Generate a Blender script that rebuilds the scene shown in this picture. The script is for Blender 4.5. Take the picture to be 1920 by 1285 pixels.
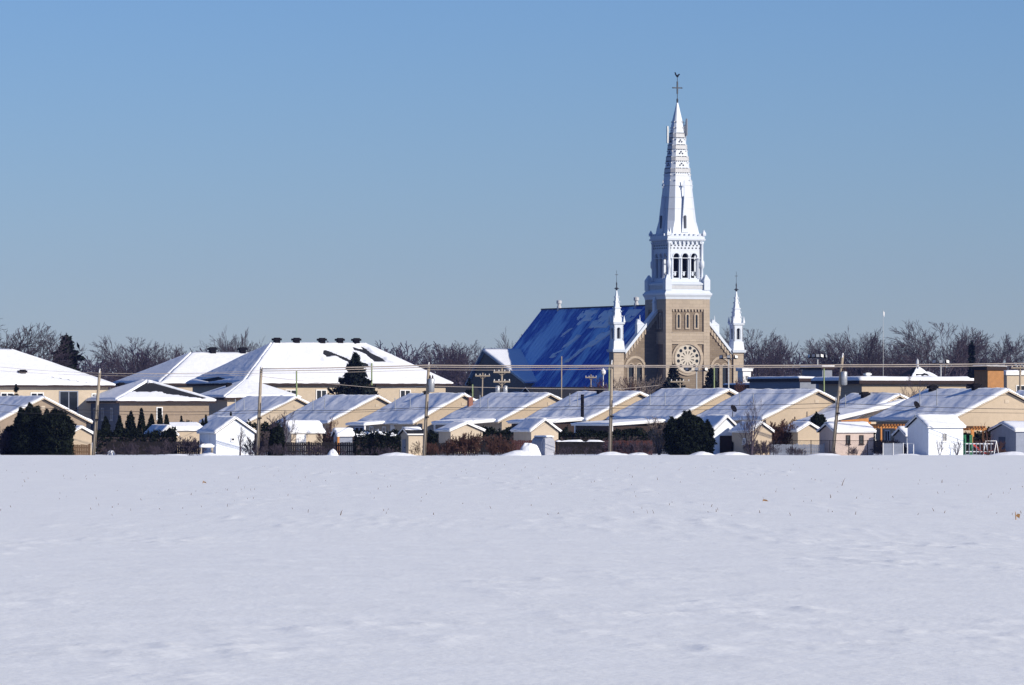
import bpy, bmesh, math, random
import numpy as np
from mathutils import Vector, Matrix

for _o in list(bpy.data.objects): bpy.data.objects.remove(_o)
SC = bpy.context.scene
COL = SC.collection
R = math.radians

# ------------------------------------------------------------------ camera, sky, sun, exposure
HC = 4.0                       # camera height above the field
FPX = 10667.0                  # 200 mm lens in photograph pixels (1920 wide)
HZ = 765.0                     # picture row of the horizon
cam = bpy.data.cameras.new('camera'); cam_o = bpy.data.objects.new('camera', cam); COL.objects.link(cam_o)
cam_o.location = (0, 0, HC); cam_o.rotation_euler = (R(90), 0, 0)
cam.lens = 200; cam.sensor_width = 36; cam.sensor_fit = 'HORIZONTAL'; cam.shift_y = (HZ - 642.5) / 1920
cam.clip_start = 1; cam.clip_end = 9000
cam.dof.use_dof = True; cam.dof.focus_distance = 800; cam.dof.aperture_fstop = 22
SC.camera = cam_o

SUN_AZ, SUN_EL = 126.0, 23.5   # clockwise from +Y ; elevation
world = bpy.data.worlds.new('World'); SC.world = world; world.use_nodes = True
_nt = world.node_tree; _bg = _nt.nodes['Background']
_sky = _nt.nodes.new('ShaderNodeTexSky'); _sky.sky_type = 'NISHITA'; _sky.sun_disc = False
_sky.sun_elevation = R(SUN_EL); _sky.sun_rotation = R(SUN_AZ)
_sky.air_density = 1.0; _sky.dust_density = 0.0; _sky.ozone_density = 8.5; _sky.altitude = 0
_tint = _nt.nodes.new('ShaderNodeMix'); _tint.data_type = 'RGBA'; _tint.blend_type = 'MULTIPLY'; _tint.inputs['Factor'].default_value = 1.0
_tint.inputs['B'].default_value = (0.87, 0.85, 1.02, 1)
_nt.links.new(_sky.outputs[0], _tint.inputs['A']); _nt.links.new(_tint.outputs['Result'], _bg.inputs[0]); _bg.inputs[1].default_value = 0.085
sun = bpy.data.lights.new('sun', 'SUN'); sun.energy = 5.0; sun.angle = R(0.5); sun.color = (1.0, 0.90, 0.76)
sun_o = bpy.data.objects.new('sun', sun); COL.objects.link(sun_o)
_sd = Vector((math.sin(R(SUN_AZ)) * math.cos(R(SUN_EL)), math.cos(R(SUN_AZ)) * math.cos(R(SUN_EL)), math.sin(R(SUN_EL))))
sun_o.rotation_euler = _sd.to_track_quat('Z', 'Y').to_euler(); sun_o.location = (60, -60, 60)
SC.view_settings.view_transform = 'Standard'; SC.view_settings.look = 'None'
SC.view_settings.exposure = 0.15; SC.view_settings.gamma = 1.0
SC.render.engine = 'CYCLES'
SC.cycles.max_bounces = 5; SC.cycles.diffuse_bounces = 3; SC.cycles.volume_bounces = 0
SC.cycles.use_denoising = True

TOWN = R(24)                   # the whole town stands on one street grid, turned 24 degrees
CT, ST = math.cos(TOWN), math.sin(TOWN)
def sc_at(Y): return Y / FPX
def X_at(px, Y): return (px - 960) * sc_at(Y)
def Z_at(py, Y): return HC + (HZ - py) * sc_at(Y)

# ------------------------------------------------------------------ noise
def _hash(ix, iy, seed):
    h = (ix.astype(np.int64) * 374761393 + iy.astype(np.int64) * 668265263 + seed * 974634777) & 0x7fffffff
    h = ((h ^ (h >> 13)) * 1274126177) & 0x7fffffff
    return ((h ^ (h >> 16)) & 0xffff) / 65535.0
def vnoise(x, y, seed=0):
    x = np.asarray(x, float); y = np.asarray(y, float)
    ix, iy = np.floor(x), np.floor(y); fx, fy = x - ix, y - iy
    fx = fx * fx * (3 - 2 * fx); fy = fy * fy * (3 - 2 * fy)
    a = _hash(ix, iy, seed); b = _hash(ix + 1, iy, seed); c = _hash(ix, iy + 1, seed); d = _hash(ix + 1, iy + 1, seed)
    return (a * (1 - fx) + b * fx) * (1 - fy) + (c * (1 - fx) + d * fx) * fy
def fbm(x, y, seed=0, oct=4):
    s = 0; a = 0.5
    for k in range(oct):
        s = s + a * (vnoise(x, y, seed + k * 17) - 0.5); x = np.asarray(x) * 2.03; y = np.asarray(y) * 2.03; a *= 0.5
    return s

# ------------------------------------------------------------------ materials
MATS = {}
def mat(name, col, rough=0.8, var=0.15, scale=3.0, bump=0.0, bscale=20.0, metal=0.0, stripe=None, col2=None, spec=0.3, stretch=None):
    """procedural surface: base colour broken up by noise; optional horizontal or vertical board relief"""
    if name in MATS: return MATS[name]
    m = bpy.data.materials.new(name); m.use_nodes = True; nt = m.node_tree; N = nt.nodes; L = nt.links
    b = N['Principled BSDF']; b.inputs['Roughness'].default_value = rough; b.inputs['Metallic'].default_value = metal
    b.inputs['Specular IOR Level'].default_value = spec
    tc = N.new('ShaderNodeTexCoord'); vec = tc.outputs['Object']
    if stretch:
        mp = N.new('ShaderNodeMapping'); mp.inputs['Scale'].default_value = stretch; L.new(vec, mp.inputs[0]); vec = mp.outputs[0]
    no = N.new('ShaderNodeTexNoise'); no.inputs['Scale'].default_value = scale; no.inputs['Detail'].default_value = 6
    no.inputs['Roughness'].default_value = 0.65; L.new(vec, no.inputs['Vector'])
    cr = N.new('ShaderNodeValToRGB'); L.new(no.outputs['Fac'], cr.inputs[0])
    c2 = col2 if col2 else tuple(min(1, c * (1 + var)) for c in col); c1 = col if col2 else tuple(c * (1 - var) for c in col)
    cr.color_ramp.elements[0].position = 0.35; cr.color_ramp.elements[1].position = 0.65
    cr.color_ramp.elements[0].color = (*c1, 1); cr.color_ramp.elements[1].color = (*c2, 1)
    L.new(cr.outputs[0], b.inputs['Base Color'])
    h = None
    if stripe:
        ax, per = stripe
        sp = N.new('ShaderNodeSeparateXYZ'); L.new(tc.outputs['Object'], sp.inputs[0])
        src = sp.outputs['Z']
        if ax == 'V':
            ad = N.new('ShaderNodeMath'); ad.operation = 'ADD'; L.new(sp.outputs['X'], ad.inputs[0]); L.new(sp.outputs['Y'], ad.inputs[1]); src = ad.outputs[0]
        dv = N.new('ShaderNodeMath'); dv.operation = 'DIVIDE'; L.new(src, dv.inputs[0]); dv.inputs[1].default_value = per
        fr = N.new('ShaderNodeMath'); fr.operation = 'FRACT'; L.new(dv.outputs[0], fr.inputs[0])
        bp = N.new('ShaderNodeBump'); bp.inputs['Strength'].default_value = 0.6; bp.inputs['Distance'].default_value = 0.03
        L.new(fr.outputs[0], bp.inputs['Height']); L.new(bp.outputs[0], b.inputs['Normal']); h = bp
    if bump:
        n2 = N.new('ShaderNodeTexNoise'); n2.inputs['Scale'].default_value = bscale; n2.inputs['Detail'].default_value = 5; L.new(vec, n2.inputs['Vector'])
        b2 = N.new('ShaderNodeBump'); b2.inputs['Strength'].default_value = 1.0; b2.inputs['Distance'].default_value = bump; L.new(n2.outputs['Fac'], b2.inputs['Height'])
        if h: L.new(h.outputs[0], b2.inputs['Normal'])
        L.new(b2.outputs[0], b.inputs['Normal'])
    MATS[name] = m
    return m

SNOW = mat('roof_snow', (0.82, 0.86, 0.93), 0.7, 0.03, 1.5, bump=0.05, bscale=1.6)
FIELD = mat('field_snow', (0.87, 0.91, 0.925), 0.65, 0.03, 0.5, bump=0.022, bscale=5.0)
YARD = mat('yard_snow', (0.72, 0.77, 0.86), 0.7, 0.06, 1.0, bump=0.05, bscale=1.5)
GROUND = mat('town_ground', (0.03, 0.03, 0.035), 0.95, scale=0.05, col2=(0.10, 0.10, 0.12))
BEIGE = mat('beige_siding', (0.475, 0.39, 0.29), 0.7, 0.05, 2.0, stripe=('H', 0.12))
CREAM = mat('cream_siding', (0.52, 0.44, 0.34), 0.7, 0.05, 2.0, stripe=('H', 0.12))
TAN = mat('tan_siding', (0.28, 0.22, 0.165), 0.75, 0.08, 2.0, stripe=('H', 0.13))
PINK = mat('pinkish_siding', (0.50, 0.41, 0.37), 0.75, 0.06, 2.0, stripe=('V', 0.2))
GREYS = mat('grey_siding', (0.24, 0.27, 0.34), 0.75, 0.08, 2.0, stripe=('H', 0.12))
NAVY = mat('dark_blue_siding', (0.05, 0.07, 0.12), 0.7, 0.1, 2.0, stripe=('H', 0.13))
WHITEW = mat('white_boards', (0.74, 0.79, 0.86), 0.6, 0.04, 2.0, stripe=('V', 0.22))
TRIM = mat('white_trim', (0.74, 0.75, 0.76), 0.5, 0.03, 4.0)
SHING = mat('dark_shingles', (0.016, 0.018, 0.024), 0.95, 0.35, 6.0, bump=0.01, bscale=30)
SOFFIT = mat('brown_soffit', (0.030, 0.018, 0.016), 0.8, 0.15, 4.0)
GLASS = mat('dark_glass', (0.012, 0.016, 0.022), 0.08, 0.2, 1.0, spec=0.5)
BRICKR = mat('red_fence_wood', (0.075, 0.028, 0.026), 0.85, 0.2, 4.0, stripe=('V', 0.14))
DKWOOD = mat('dark_fence_wood', (0.012, 0.010, 0.012), 0.9, 0.3, 4.0, stripe=('V', 0.14))
BRWOOD = mat('brown_fence_wood', (0.16, 0.10, 0.06), 0.85, 0.2, 4.0, stripe=('V', 0.14))
ORWOOD = mat('orange_cedar_wood', (0.46, 0.20, 0.06), 0.75, 0.15, 6.0)
POLEW = mat('pole_wood', (0.30, 0.255, 0.20), 0.9, 0.2, 3.0, stretch=(6, 6, 0.6), bump=0.01, bscale=8)
GREENP = mat('green_treated_pole', (0.22, 0.28, 0.14), 0.85, 0.15, 3.0)
METAL = mat('galvanised_metal', (0.42, 0.44, 0.46), 0.45, 0.1, 5.0, metal=0.6)
DKMET = mat('dark_metal', (0.008, 0.008, 0.012), 0.8, 0.2, 5.0, spec=0.05)
CABLE = mat('cable_sheath', (0.40, 0.35, 0.31), 0.6, 0.1, 1.0)
DKCABLE = mat('dark_cable_sheath', (0.03, 0.03, 0.035), 0.6, 0.1, 1.0)
BARK = mat('bark', (0.050, 0.038, 0.040), 0.95, 0.25, 3.0)
TWIG = mat('twigs', (0.058, 0.046, 0.064), 0.95, 0.2, 1.0)
TWIGR = mat('reddish_twigs', (0.075, 0.036, 0.028), 0.95, 0.2, 1.0)
TWIGP = mat('pale_twigs', (0.22, 0.18, 0.16), 0.95, 0.2, 1.0)
NEEDLE = mat('dark_needles', (0.004, 0.007, 0.005), 0.9, scale=1.2, col2=(0.012, 0.018, 0.012), spec=0.1)
SPRUCE = mat('spruce_needles', (0.006, 0.010, 0.010), 0.9, scale=1.2, col2=(0.018, 0.024, 0.022), spec=0.1)
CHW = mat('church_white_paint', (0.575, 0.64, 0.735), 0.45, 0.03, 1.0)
CHG = mat('church_grey_band', (0.47, 0.49, 0.52), 0.5, 0.08, 2.0)
STAIN = mat('patinated_tin', (0.05, 0.06, 0.08), 0.6, 0.2, 2.0)
ORBRICK = mat('orange_brick', (0.40, 0.20, 0.08), 0.85, 0.12, 2.0)
CHIMB = mat('chimney_brick', (0.24, 0.11, 0.08), 0.9, 0.2, 6.0)
TRAC = mat('rose_tracery_stone', (0.50, 0.46, 0.40), 0.8, 0.1, 2.0)
RED = mat('red_plastic', (0.45, 0.04, 0.03), 0.4, 0.05, 2.0)
GREEN = mat('green_plastic', (0.03, 0.20, 0.09), 0.4, 0.05, 2.0)
TARP = mat('grey_tarp', (0.34, 0.36, 0.42), 0.6, 0.1, 1.5, bump=0.03, bscale=3)
LEAFDRY = mat('dry_corn_leaf', (0.36, 0.20, 0.08), 0.9, 0.2, 8.0)
STUB = mat('stubble', (0.16, 0.12, 0.10), 0.9, 0.3, 8.0)
AVW = mat('flag_cloth', (0.6, 0.62, 0.66), 0.8, 0.1, 2.0)

def stone_mat(name, c1, c2, mortar, bw, rh):
    m = bpy.data.materials.new(name); m.use_nodes = True; nt = m.node_tree; N = nt.nodes; L = nt.links
    b = N['Principled BSDF']; b.inputs['Roughness'].default_value = 0.85; b.inputs['Specular IOR Level'].default_value = 0.2
    tc = N.new('ShaderNodeTexCoord'); sp = N.new('ShaderNodeSeparateXYZ'); L.new(tc.outputs['Object'], sp.inputs[0])
    ad = N.new('ShaderNodeMath'); L.new(sp.outputs['X'], ad.inputs[0]); L.new(sp.outputs['Y'], ad.inputs[1])
    cb = N.new('ShaderNodeCombineXYZ'); L.new(ad.outputs[0], cb.inputs[0]); L.new(sp.outputs['Z'], cb.inputs[1])
    br = N.new('ShaderNodeTexBrick'); br.inputs['Scale'].default_value = 1.0; br.inputs['Brick Width'].default_value = bw; br.inputs['Row Height'].default_value = rh
    br.inputs['Mortar Size'].default_value = 0.025; br.inputs['Color1'].default_value = (*c1, 1); br.inputs['Color2'].default_value = (*c2, 1); br.inputs['Mortar'].default_value = (*mortar, 1)
    L.new(cb.outputs[0], br.inputs['Vector'])
    no = N.new('ShaderNodeTexNoise'); no.inputs['Scale'].default_value = 0.35; no.inputs['Detail'].default_value = 6; L.new(tc.outputs['Object'], no.inputs['Vector'])
    mr = N.new('ShaderNodeMapRange'); mr.inputs['To Min'].default_value = 0.75; mr.inputs['To Max'].default_value = 1.2; L.new(no.outputs['Fac'], mr.inputs['Value'])
    mx = N.new('ShaderNodeMix'); mx.data_type = 'RGBA'; mx.blend_type = 'MULTIPLY'; mx.inputs['Factor'].default_value = 1
    L.new(br.outputs['Color'], mx.inputs['A']); L.new(mr.outputs[0], mx.inputs['B']); L.new(mx.outputs['Result'], b.inputs['Base Color'])
    bp = N.new('ShaderNodeBump'); bp.inputs['Strength'].default_value = 0.4; bp.inputs['Distance'].default_value = 0.03; bp.invert = True
    L.new(br.outputs['Fac'], bp.inputs['Height']); L.new(bp.outputs[0], b.inputs['Normal'])
    return m
STONE = stone_mat('church_field_stone', (0.19, 0.152, 0.115), (0.235, 0.19, 0.145), (0.17, 0.14, 0.11), 0.9, 0.38)
QUOIN = stone_mat('church_dressed_stone', (0.38, 0.32, 0.255), (0.43, 0.365, 0.29), (0.31, 0.265, 0.21), 1.4, 0.6)

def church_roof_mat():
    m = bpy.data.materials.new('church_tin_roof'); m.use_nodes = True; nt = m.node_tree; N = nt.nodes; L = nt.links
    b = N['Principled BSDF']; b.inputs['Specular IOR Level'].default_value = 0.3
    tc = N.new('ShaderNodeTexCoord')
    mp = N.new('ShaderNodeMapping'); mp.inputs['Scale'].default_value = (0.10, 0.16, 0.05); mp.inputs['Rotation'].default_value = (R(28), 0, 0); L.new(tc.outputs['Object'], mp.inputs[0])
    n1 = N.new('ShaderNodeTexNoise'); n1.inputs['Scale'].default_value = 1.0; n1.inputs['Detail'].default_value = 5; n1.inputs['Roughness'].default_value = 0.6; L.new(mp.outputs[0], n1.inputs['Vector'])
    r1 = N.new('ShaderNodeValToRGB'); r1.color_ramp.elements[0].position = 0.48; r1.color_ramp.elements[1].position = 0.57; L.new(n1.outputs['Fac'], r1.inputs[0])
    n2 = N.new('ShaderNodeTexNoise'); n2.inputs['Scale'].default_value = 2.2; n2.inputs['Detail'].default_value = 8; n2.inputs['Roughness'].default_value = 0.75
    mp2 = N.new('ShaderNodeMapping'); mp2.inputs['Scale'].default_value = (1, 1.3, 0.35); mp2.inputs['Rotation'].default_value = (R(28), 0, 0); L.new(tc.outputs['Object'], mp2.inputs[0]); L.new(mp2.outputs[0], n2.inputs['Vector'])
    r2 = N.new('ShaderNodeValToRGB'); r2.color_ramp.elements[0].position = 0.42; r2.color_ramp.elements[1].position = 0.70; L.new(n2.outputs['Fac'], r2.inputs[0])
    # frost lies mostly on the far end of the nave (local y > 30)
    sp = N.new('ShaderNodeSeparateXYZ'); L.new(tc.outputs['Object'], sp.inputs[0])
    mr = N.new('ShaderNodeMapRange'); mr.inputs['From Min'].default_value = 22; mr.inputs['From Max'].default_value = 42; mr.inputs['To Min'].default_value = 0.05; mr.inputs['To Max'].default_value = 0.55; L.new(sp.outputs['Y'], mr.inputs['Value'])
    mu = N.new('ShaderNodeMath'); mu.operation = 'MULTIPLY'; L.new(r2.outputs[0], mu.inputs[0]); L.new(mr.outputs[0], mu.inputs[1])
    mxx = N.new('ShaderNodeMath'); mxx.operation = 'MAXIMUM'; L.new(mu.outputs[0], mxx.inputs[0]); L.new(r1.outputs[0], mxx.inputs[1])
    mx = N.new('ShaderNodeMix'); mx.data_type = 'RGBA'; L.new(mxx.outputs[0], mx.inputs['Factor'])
    mx.inputs['A'].default_value = (0.02, 0.11, 0.52, 1); mx.inputs['B'].default_value = (0.36, 0.60, 0.90, 1)  # blue of the shaded slope is put into the tin and snow colours
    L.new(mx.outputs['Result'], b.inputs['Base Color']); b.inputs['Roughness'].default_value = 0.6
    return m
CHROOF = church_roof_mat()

# ------------------------------------------------------------------ mesh building
class MB:
    """collects shapes and links them as one mesh object"""
    def __init__(s): s.v = []; s.f = []; s.M = None
    def add(s, vs, fs):
        b = len(s.v)
        if s.M is not None: vs = [tuple(s.M @ Vector(p)) for p in vs]
        s.v += [tuple(p) for p in vs]; s.f += [tuple(i + b for i in f) for f in fs]; return s
    def hexa(s, p): return s.add(p, [(3, 2, 1, 0), (4, 5, 6, 7), (0, 1, 5, 4), (1, 2, 6, 5), (2, 3, 7, 6), (3, 0, 4, 7)])
    def box(s, x0, x1, y0, y1, z0, z1): return s.hexa([(x0, y0, z0), (x1, y0, z0), (x1, y1, z0), (x0, y1, z0), (x0, y0, z1), (x1, y0, z1), (x1, y1, z1), (x0, y1, z1)])
    def cbox(s, h, z0, z1, h2=None):
        h2 = h if h2 is None else h2
        return s.hexa([(-h, -h, z0), (h, -h, z0), (h, h, z0), (-h, h, z0), (-h2, -h2, z1), (h2, -h2, z1), (h2, h2, z1), (-h2, h2, z1)])
    def loft(s, rings, cap=True):
        n = len(rings[0]); vs = [p for r in rings for p in r]; fs = []
        for k in range(len(rings) - 1):
            for i in range(n):
                j = (i + 1) % n; fs.append((k * n + i, k * n + j, (k + 1) * n + j, (k + 1) * n + i))
        if cap: fs.append(tuple(range(n - 1, -1, -1))); fs.append(tuple(range((len(rings) - 1) * n, len(rings) * n)))
        return s.add(vs, fs)
    def lathe(s, prof, n=12, c=(0, 0)):
        return s.loft([[(c[0] + r * math.cos(2 * math.pi * i / n), c[1] + r * math.sin(2 * math.pi * i / n), z) for i in range(n)] for r, z in prof])
    def tube(s, pts, r, n=6):
        pts = [Vector(p) for p in pts]; rings = []
        rr = r if isinstance(r, (list, tuple)) else [r] * len(pts)
        for k, p in enumerate(pts):
            d = (pts[min(k + 1, len(pts) - 1)] - pts[max(k - 1, 0)]).normalized()
            a = d.cross(Vector((0, 0, 1)) if abs(d.z) < 0.9 else Vector((1, 0, 0))).normalized(); b = d.cross(a)
            rings.append([tuple(p + (a * math.cos(2 * math.pi * i / n) + b * math.sin(2 * math.pi * i / n)) * rr[k]) for i in range(n)])
        return s.loft(rings)
    def plate(s, outer, holes, y0, y1):
        """flat polygon in x-z with holes, given thickness from y0 to y1"""
        bm = bmesh.new(); loops = []
        for lp in [outer] + list(holes):
            vs = [bm.verts.new((x, 0, z)) for x, z in lp]; loops.append(vs)
            for i in range(len(vs)): bm.edges.new((vs[i], vs[(i + 1) % len(vs)]))
        bmesh.ops.triangle_fill(bm, edges=bm.edges[:], use_beauty=True, use_dissolve=False)
        bm.verts.index_update(); n = len(bm.verts)
        co = [(v.co.x, v.co.z) for v in bm.verts]; fs = []
        for f in bm.faces:
            idx = [v.index for v in f.verts]
            if f.normal.y > 0: idx.reverse()
            fs.append(tuple(idx)); fs.append(tuple(i + n for i in reversed(idx)))
        for lp in loops:
            for i in range(len(lp)):
                a, b = lp[i].index, lp[(i + 1) % len(lp)].index; fs.append((a, b, b + n, a + n))
        bm.free()
        return s.add([(x, y0, z) for x, z in co] + [(x, y1, z) for x, z in co], fs)
    def build(s, name, m, parent=None, smooth=False, stuff=False):
        me = bpy.data.meshes.new(name); me.from_pydata(s.v, [], s.f); me.materials.append(m)
        bm = bmesh.new(); bm.from_mesh(me); bmesh.ops.recalc_face_normals(bm, faces=bm.faces[:]); bm.to_mesh(me); bm.free()
        if smooth: me.shade_smooth()
        o = bpy.data.objects.new(name, me); COL.objects.link(o)
        if parent: o.parent = parent
        if stuff: o['kind'] = 'stuff'
        return o
def npmesh(name, V, F, m, parent=None, smooth=False):
    """mesh object from numpy vertex and (tri or quad) face arrays"""
    me = bpy.data.meshes.new(name); V = np.asarray(V, np.float32); F = np.asarray(F, np.int32); k = F.shape[1]
    me.vertices.add(len(V)); me.vertices.foreach_set('co', V.ravel())
    me.loops.add(F.size); me.loops.foreach_set('vertex_index', F.ravel())
    me.polygons.add(len(F)); me.polygons.foreach_set('loop_start', np.arange(0, F.size, k, dtype=np.int32)); me.polygons.foreach_set('loop_total', np.full(len(F), k, np.int32))
    me.update(calc_edges=True); me.validate(); me.materials.append(m)
    if smooth: me.shade_smooth()
    o = bpy.data.objects.new(name, me); COL.objects.link(o)
    if parent: o.parent = parent
    return o
def tag(o, label, cat, group=None, kind=None):
    if label: o['label'] = label
    if cat: o['category'] = cat
    if group: o['group'] = group
    if kind: o['kind'] = kind
    return o
def thing(name, label, cat, loc, rz=0, group=None):
    o = bpy.data.objects.new(name, None); COL.objects.link(o); o.location = loc; o.rotation_euler = (0, 0, rz)
    return tag(o, label, cat, group)
def arch(cx, w, zb, zs, n=8, point=0.0):
    """outline of a round-headed opening: half-width w/2, sill zb, spring zs"""
    r = w / 2; pts = [(cx - r, zb), (cx + r, zb)]
    for k in range(n + 1):
        a = math.pi * k / n; pts.append((cx + r * math.cos(a), zs + (r + point) * math.sin(a)))
    return pts
def circ(cx, cz, r, n=14): return [(cx + r * math.cos(2 * math.pi * i / n), cz + r * math.sin(2 * math.pi * i / n)) for i in range(n)]

# ------------------------------------------------------------------ setting: ground, field, back yards
ob = MB().add([(-2600, -250, -0.03), (2600, -250, -0.03), (2600, 2600, -0.03), (-2600, 2600, -0.03)], [(0, 1, 2, 3)]).build('ground', GROUND); tag(ob, None, None, kind='structure')

def grid_mesh(name, xs, ys, zf, m, parent=None):
    X, Y = np.meshgrid(xs, ys); Z = zf(X, Y); nx, ny = len(xs), len(ys)
    V = np.stack([X, Y, Z], -1).reshape(-1, 3); i = np.arange(nx * ny).reshape(ny, nx)
    F = np.stack([i[:-1, :-1], i[:-1, 1:], i[1:, 1:], i[1:, :-1]], -1).reshape(-1, 4)
    return npmesh(name, V, F, m, parent, True)
EDGE_Y = 462.0
def field_z(X, Y):
    z = 0.16 + 0.22 * fbm(X / 38, Y / 38, 3, 2)
    z = z + 0.035 * fbm(X / 3.2, Y / 7.0, 11, 4)
    d = fbm(X / 0.75 + 0.15 * Y, Y / 1.6, 29, 3)
    patch = np.clip(fbm(X / 5, Y / 14, 57, 3) * 6 - 0.1, 0, 1)
    lump = np.clip(fbm(X / 0.9, Y / 1.3, 77, 2) - 0.20, 0, 1)
    f = fbm(X / 0.55 + 0.1 * Y, Y / 1.3, 41, 3)
    z = z + patch * 0.15 * np.clip(d - 0.05, 0, 1) + 0.018 * d + 0.45 * lump * np.clip(patch + 0.2, 0, 1) + 0.20 * np.clip(patch + 0.30, 0, 1) * np.clip(f - 0.05, 0, 1)
    t = np.clip((Y - (EDGE_Y - 5)) / 5, 0, 1)
    return np.where(t > 0, z * (1 - t) + t * (0.12 + 0.05 * np.sin(X * 0.11)), z)
_x1 = np.arange(-17, 17, 0.16); _x2 = np.arange(17, 78, 0.55); _x3 = np.geomspace(78, 1500, 14)
xs = np.concatenate([-_x3[::-1], -_x2[::-1][:-1], _x1, _x2, _x3[1:]]); xs = np.unique(xs)
ys = np.concatenate([np.array([-200, -100, -40, 0, 30, 50]), np.arange(60, 165, 0.38), np.arange(165, EDGE_Y, 1.5), np.array([EDGE_Y])])
ob = grid_mesh('snow_field', xs, ys, field_z, FIELD); tag(ob, None, None, kind='structure')
def yard_z(X, Y): return 0.03 + 0.25 * np.clip(fbm(X / 7, Y / 9, 91, 3) + 0.1, 0, 1)
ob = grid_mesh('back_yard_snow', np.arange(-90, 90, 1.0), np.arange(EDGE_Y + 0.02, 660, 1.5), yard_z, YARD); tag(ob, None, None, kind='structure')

# ------------------------------------------------------------------ roofs and snow
def lerp(a, b, t): return a + (b - a) * t
def snow_slab(name, quad, th, m, parent, n=26, k=18, amp=0.07, seed=0, bare=None, lift=0.012, round_edge=0.22, streak=True, eaves=0.35):
    """snow lying on one roof slope: quad = eave-left, eave-right, ridge-right, ridge-left; uneven top, rounded rim"""
    a, b, c, d = [np.array(p, float) for p in quad]
    nrm = np.cross(b - a, d - a); nrm = nrm / np.linalg.norm(nrm); nrm = nrm if nrm[2] > 0 else -nrm
    S, T = np.meshgrid(np.linspace(0, 1, n), np.linspace(0, 1, k))
    P = (a[None, None] * ((1 - S) * (1 - T))[..., None] + b * (S * (1 - T))[..., None] + c * (S * T)[..., None] + d * ((1 - S) * T)[..., None])
    ea = (a - d) / (np.linalg.norm(a - d) + 1e-9); Lx0 = np.linalg.norm(b - a); sa = (a - b) / (Lx0 + 1e-9)
    wob = 0.5 + fbm(S * Lx0 / 0.9, T * 0 + 3.3, seed + 2, 3); P = P + ea * (np.where(T <= 0, 1.0, np.where(T < 1.5 / (k - 1), 0.35, 0.0)) * np.clip(wob - 0.35, 0, 0.6) * eaves)[..., None]
    wob2 = fbm(T * 7.0, S * 0 + 1.7, seed + 4, 3); P = P + sa * (np.where(S <= 0, 1.0, np.where(S >= 1, -1.0, 0.0)) * np.clip(wob2 + 0.05, -0.05, 0.3) * eaves)[..., None]
    Lx = np.linalg.norm(b - a); Ly = max(np.linalg.norm(d - a), np.linalg.norm(c - b))
    wx, wy = S * Lx, T * Ly
    if streak: h = amp * 2.4 * fbm((wx + 0.9 * wy) / 2.1, (wy - 0.35 * wx) / 4.5, seed + 5, 4) + amp * 0.9 * fbm(wx / 0.8, wy / 0.9, seed + 8, 3)
    else: h = amp * 1.6 * fbm(wx / 3.0, wy / 3.0, seed + 5, 4)
    e = np.minimum.reduce([S * Lx, (1 - S) * Lx, T * Ly + 0.15, np.full_like(S, 9.0)])
    rim = np.sqrt(np.clip(1 - (1 - np.clip(e / round_edge, 0, 1)) ** 2, 0.0, 1))
    rim = np.where(T <= 0, 0.55, rim); rim = np.maximum(rim, 0.45)
    H = (th + h) * rim
    if bare is not None:
        mk = bare(S, T, wx, wy); H = np.where(mk > 0, np.maximum(H * (1 - mk), 0) - 0.06 * mk, H)
    else: H = np.maximum(H, 0.04)
    Vt = P + nrm * (H + lift)[..., None]; Vb = P + nrm * (-0.02 if bare is not None else lift * 0.3)
    N = n * k; i = np.arange(N).reshape(k, n)
    F = [np.stack([i[:-1, :-1], i[:-1, 1:], i[1:, 1:], i[1:, :-1]], -1).reshape(-1, 4)]
    for line in (i[0, :], i[:, -1], i[-1, ::-1], i[::-1, 0]):
        F.append(np.stack([line[:-1] + N, line[1:] + N, line[1:], line[:-1]], -1))
    return npmesh(name, np.concatenate([Vt.reshape(-1, 3), Vb.reshape(-1, 3)]), np.concatenate(F), m, parent, True)
def roof_plane(mb, quad, th=0.16):
    p = [Vector(q) for q in quad]
    n = (p[1] - p[0]).cross(p[3] - p[0]); n.normalize()
    if n.z < 0: n = -n
    q = [v - n * th for v in p]
    if (p[2] - p[3]).length < 1e-4:
        mb.add([tuple(v) for v in (q[0], q[1], q[2], p[0], p[1], p[2])], [(2, 1, 0), (3, 4, 5), (0, 1, 4, 3), (1, 2, 5, 4), (2, 0, 3, 5)])
    else: mb.hexa([tuple(v) for v in q + p])

def window(parent, x, z, w, h, y, face='front', frame=TRIM, mull=1, dark=GLASS):
    """window part (frame) with pane and mullion sub-parts, set in the front (-y) or left (-x) wall"""
    M = Matrix.Translation((x, y, z)) if face == 'front' else Matrix.Translation((y, x, z)) @ Matrix.Rotation(R(-90), 4, 'Z')
    t = min(0.12, w * 0.14)
    f = MB(); f.M = M; f.plate([(-w / 2, -h / 2), (w / 2, -h / 2), (w / 2, h / 2), (-w / 2, h / 2)], [[(-w / 2 + t, -h / 2 + t), (w / 2 - t, -h / 2 + t), (w / 2 - t, h / 2 - t), (-w / 2 + t, h / 2 - t)]], -0.07, -0.004)
    if mull: f.box(-t * 0.45, t * 0.45, -0.062, -0.006, -h / 2 + t, h / 2 - t)
    fo = f.build('window', frame, parent)
    g = MB(); g.M = M; g.box(-w / 2 + t * 0.9, w / 2 - t * 0.9, -0.028, -0.008, -h / 2 + t * 0.9, h / 2 - t * 0.9); g.build('pane', dark, fo)
    s = MB(); s.M = M; s.box(-w / 2 - 0.05, w / 2 + 0.05, -0.12, -0.005, -h / 2 - 0.07, -h / 2 - 0.003); s.build('sill', frame, fo)
    return fo
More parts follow.
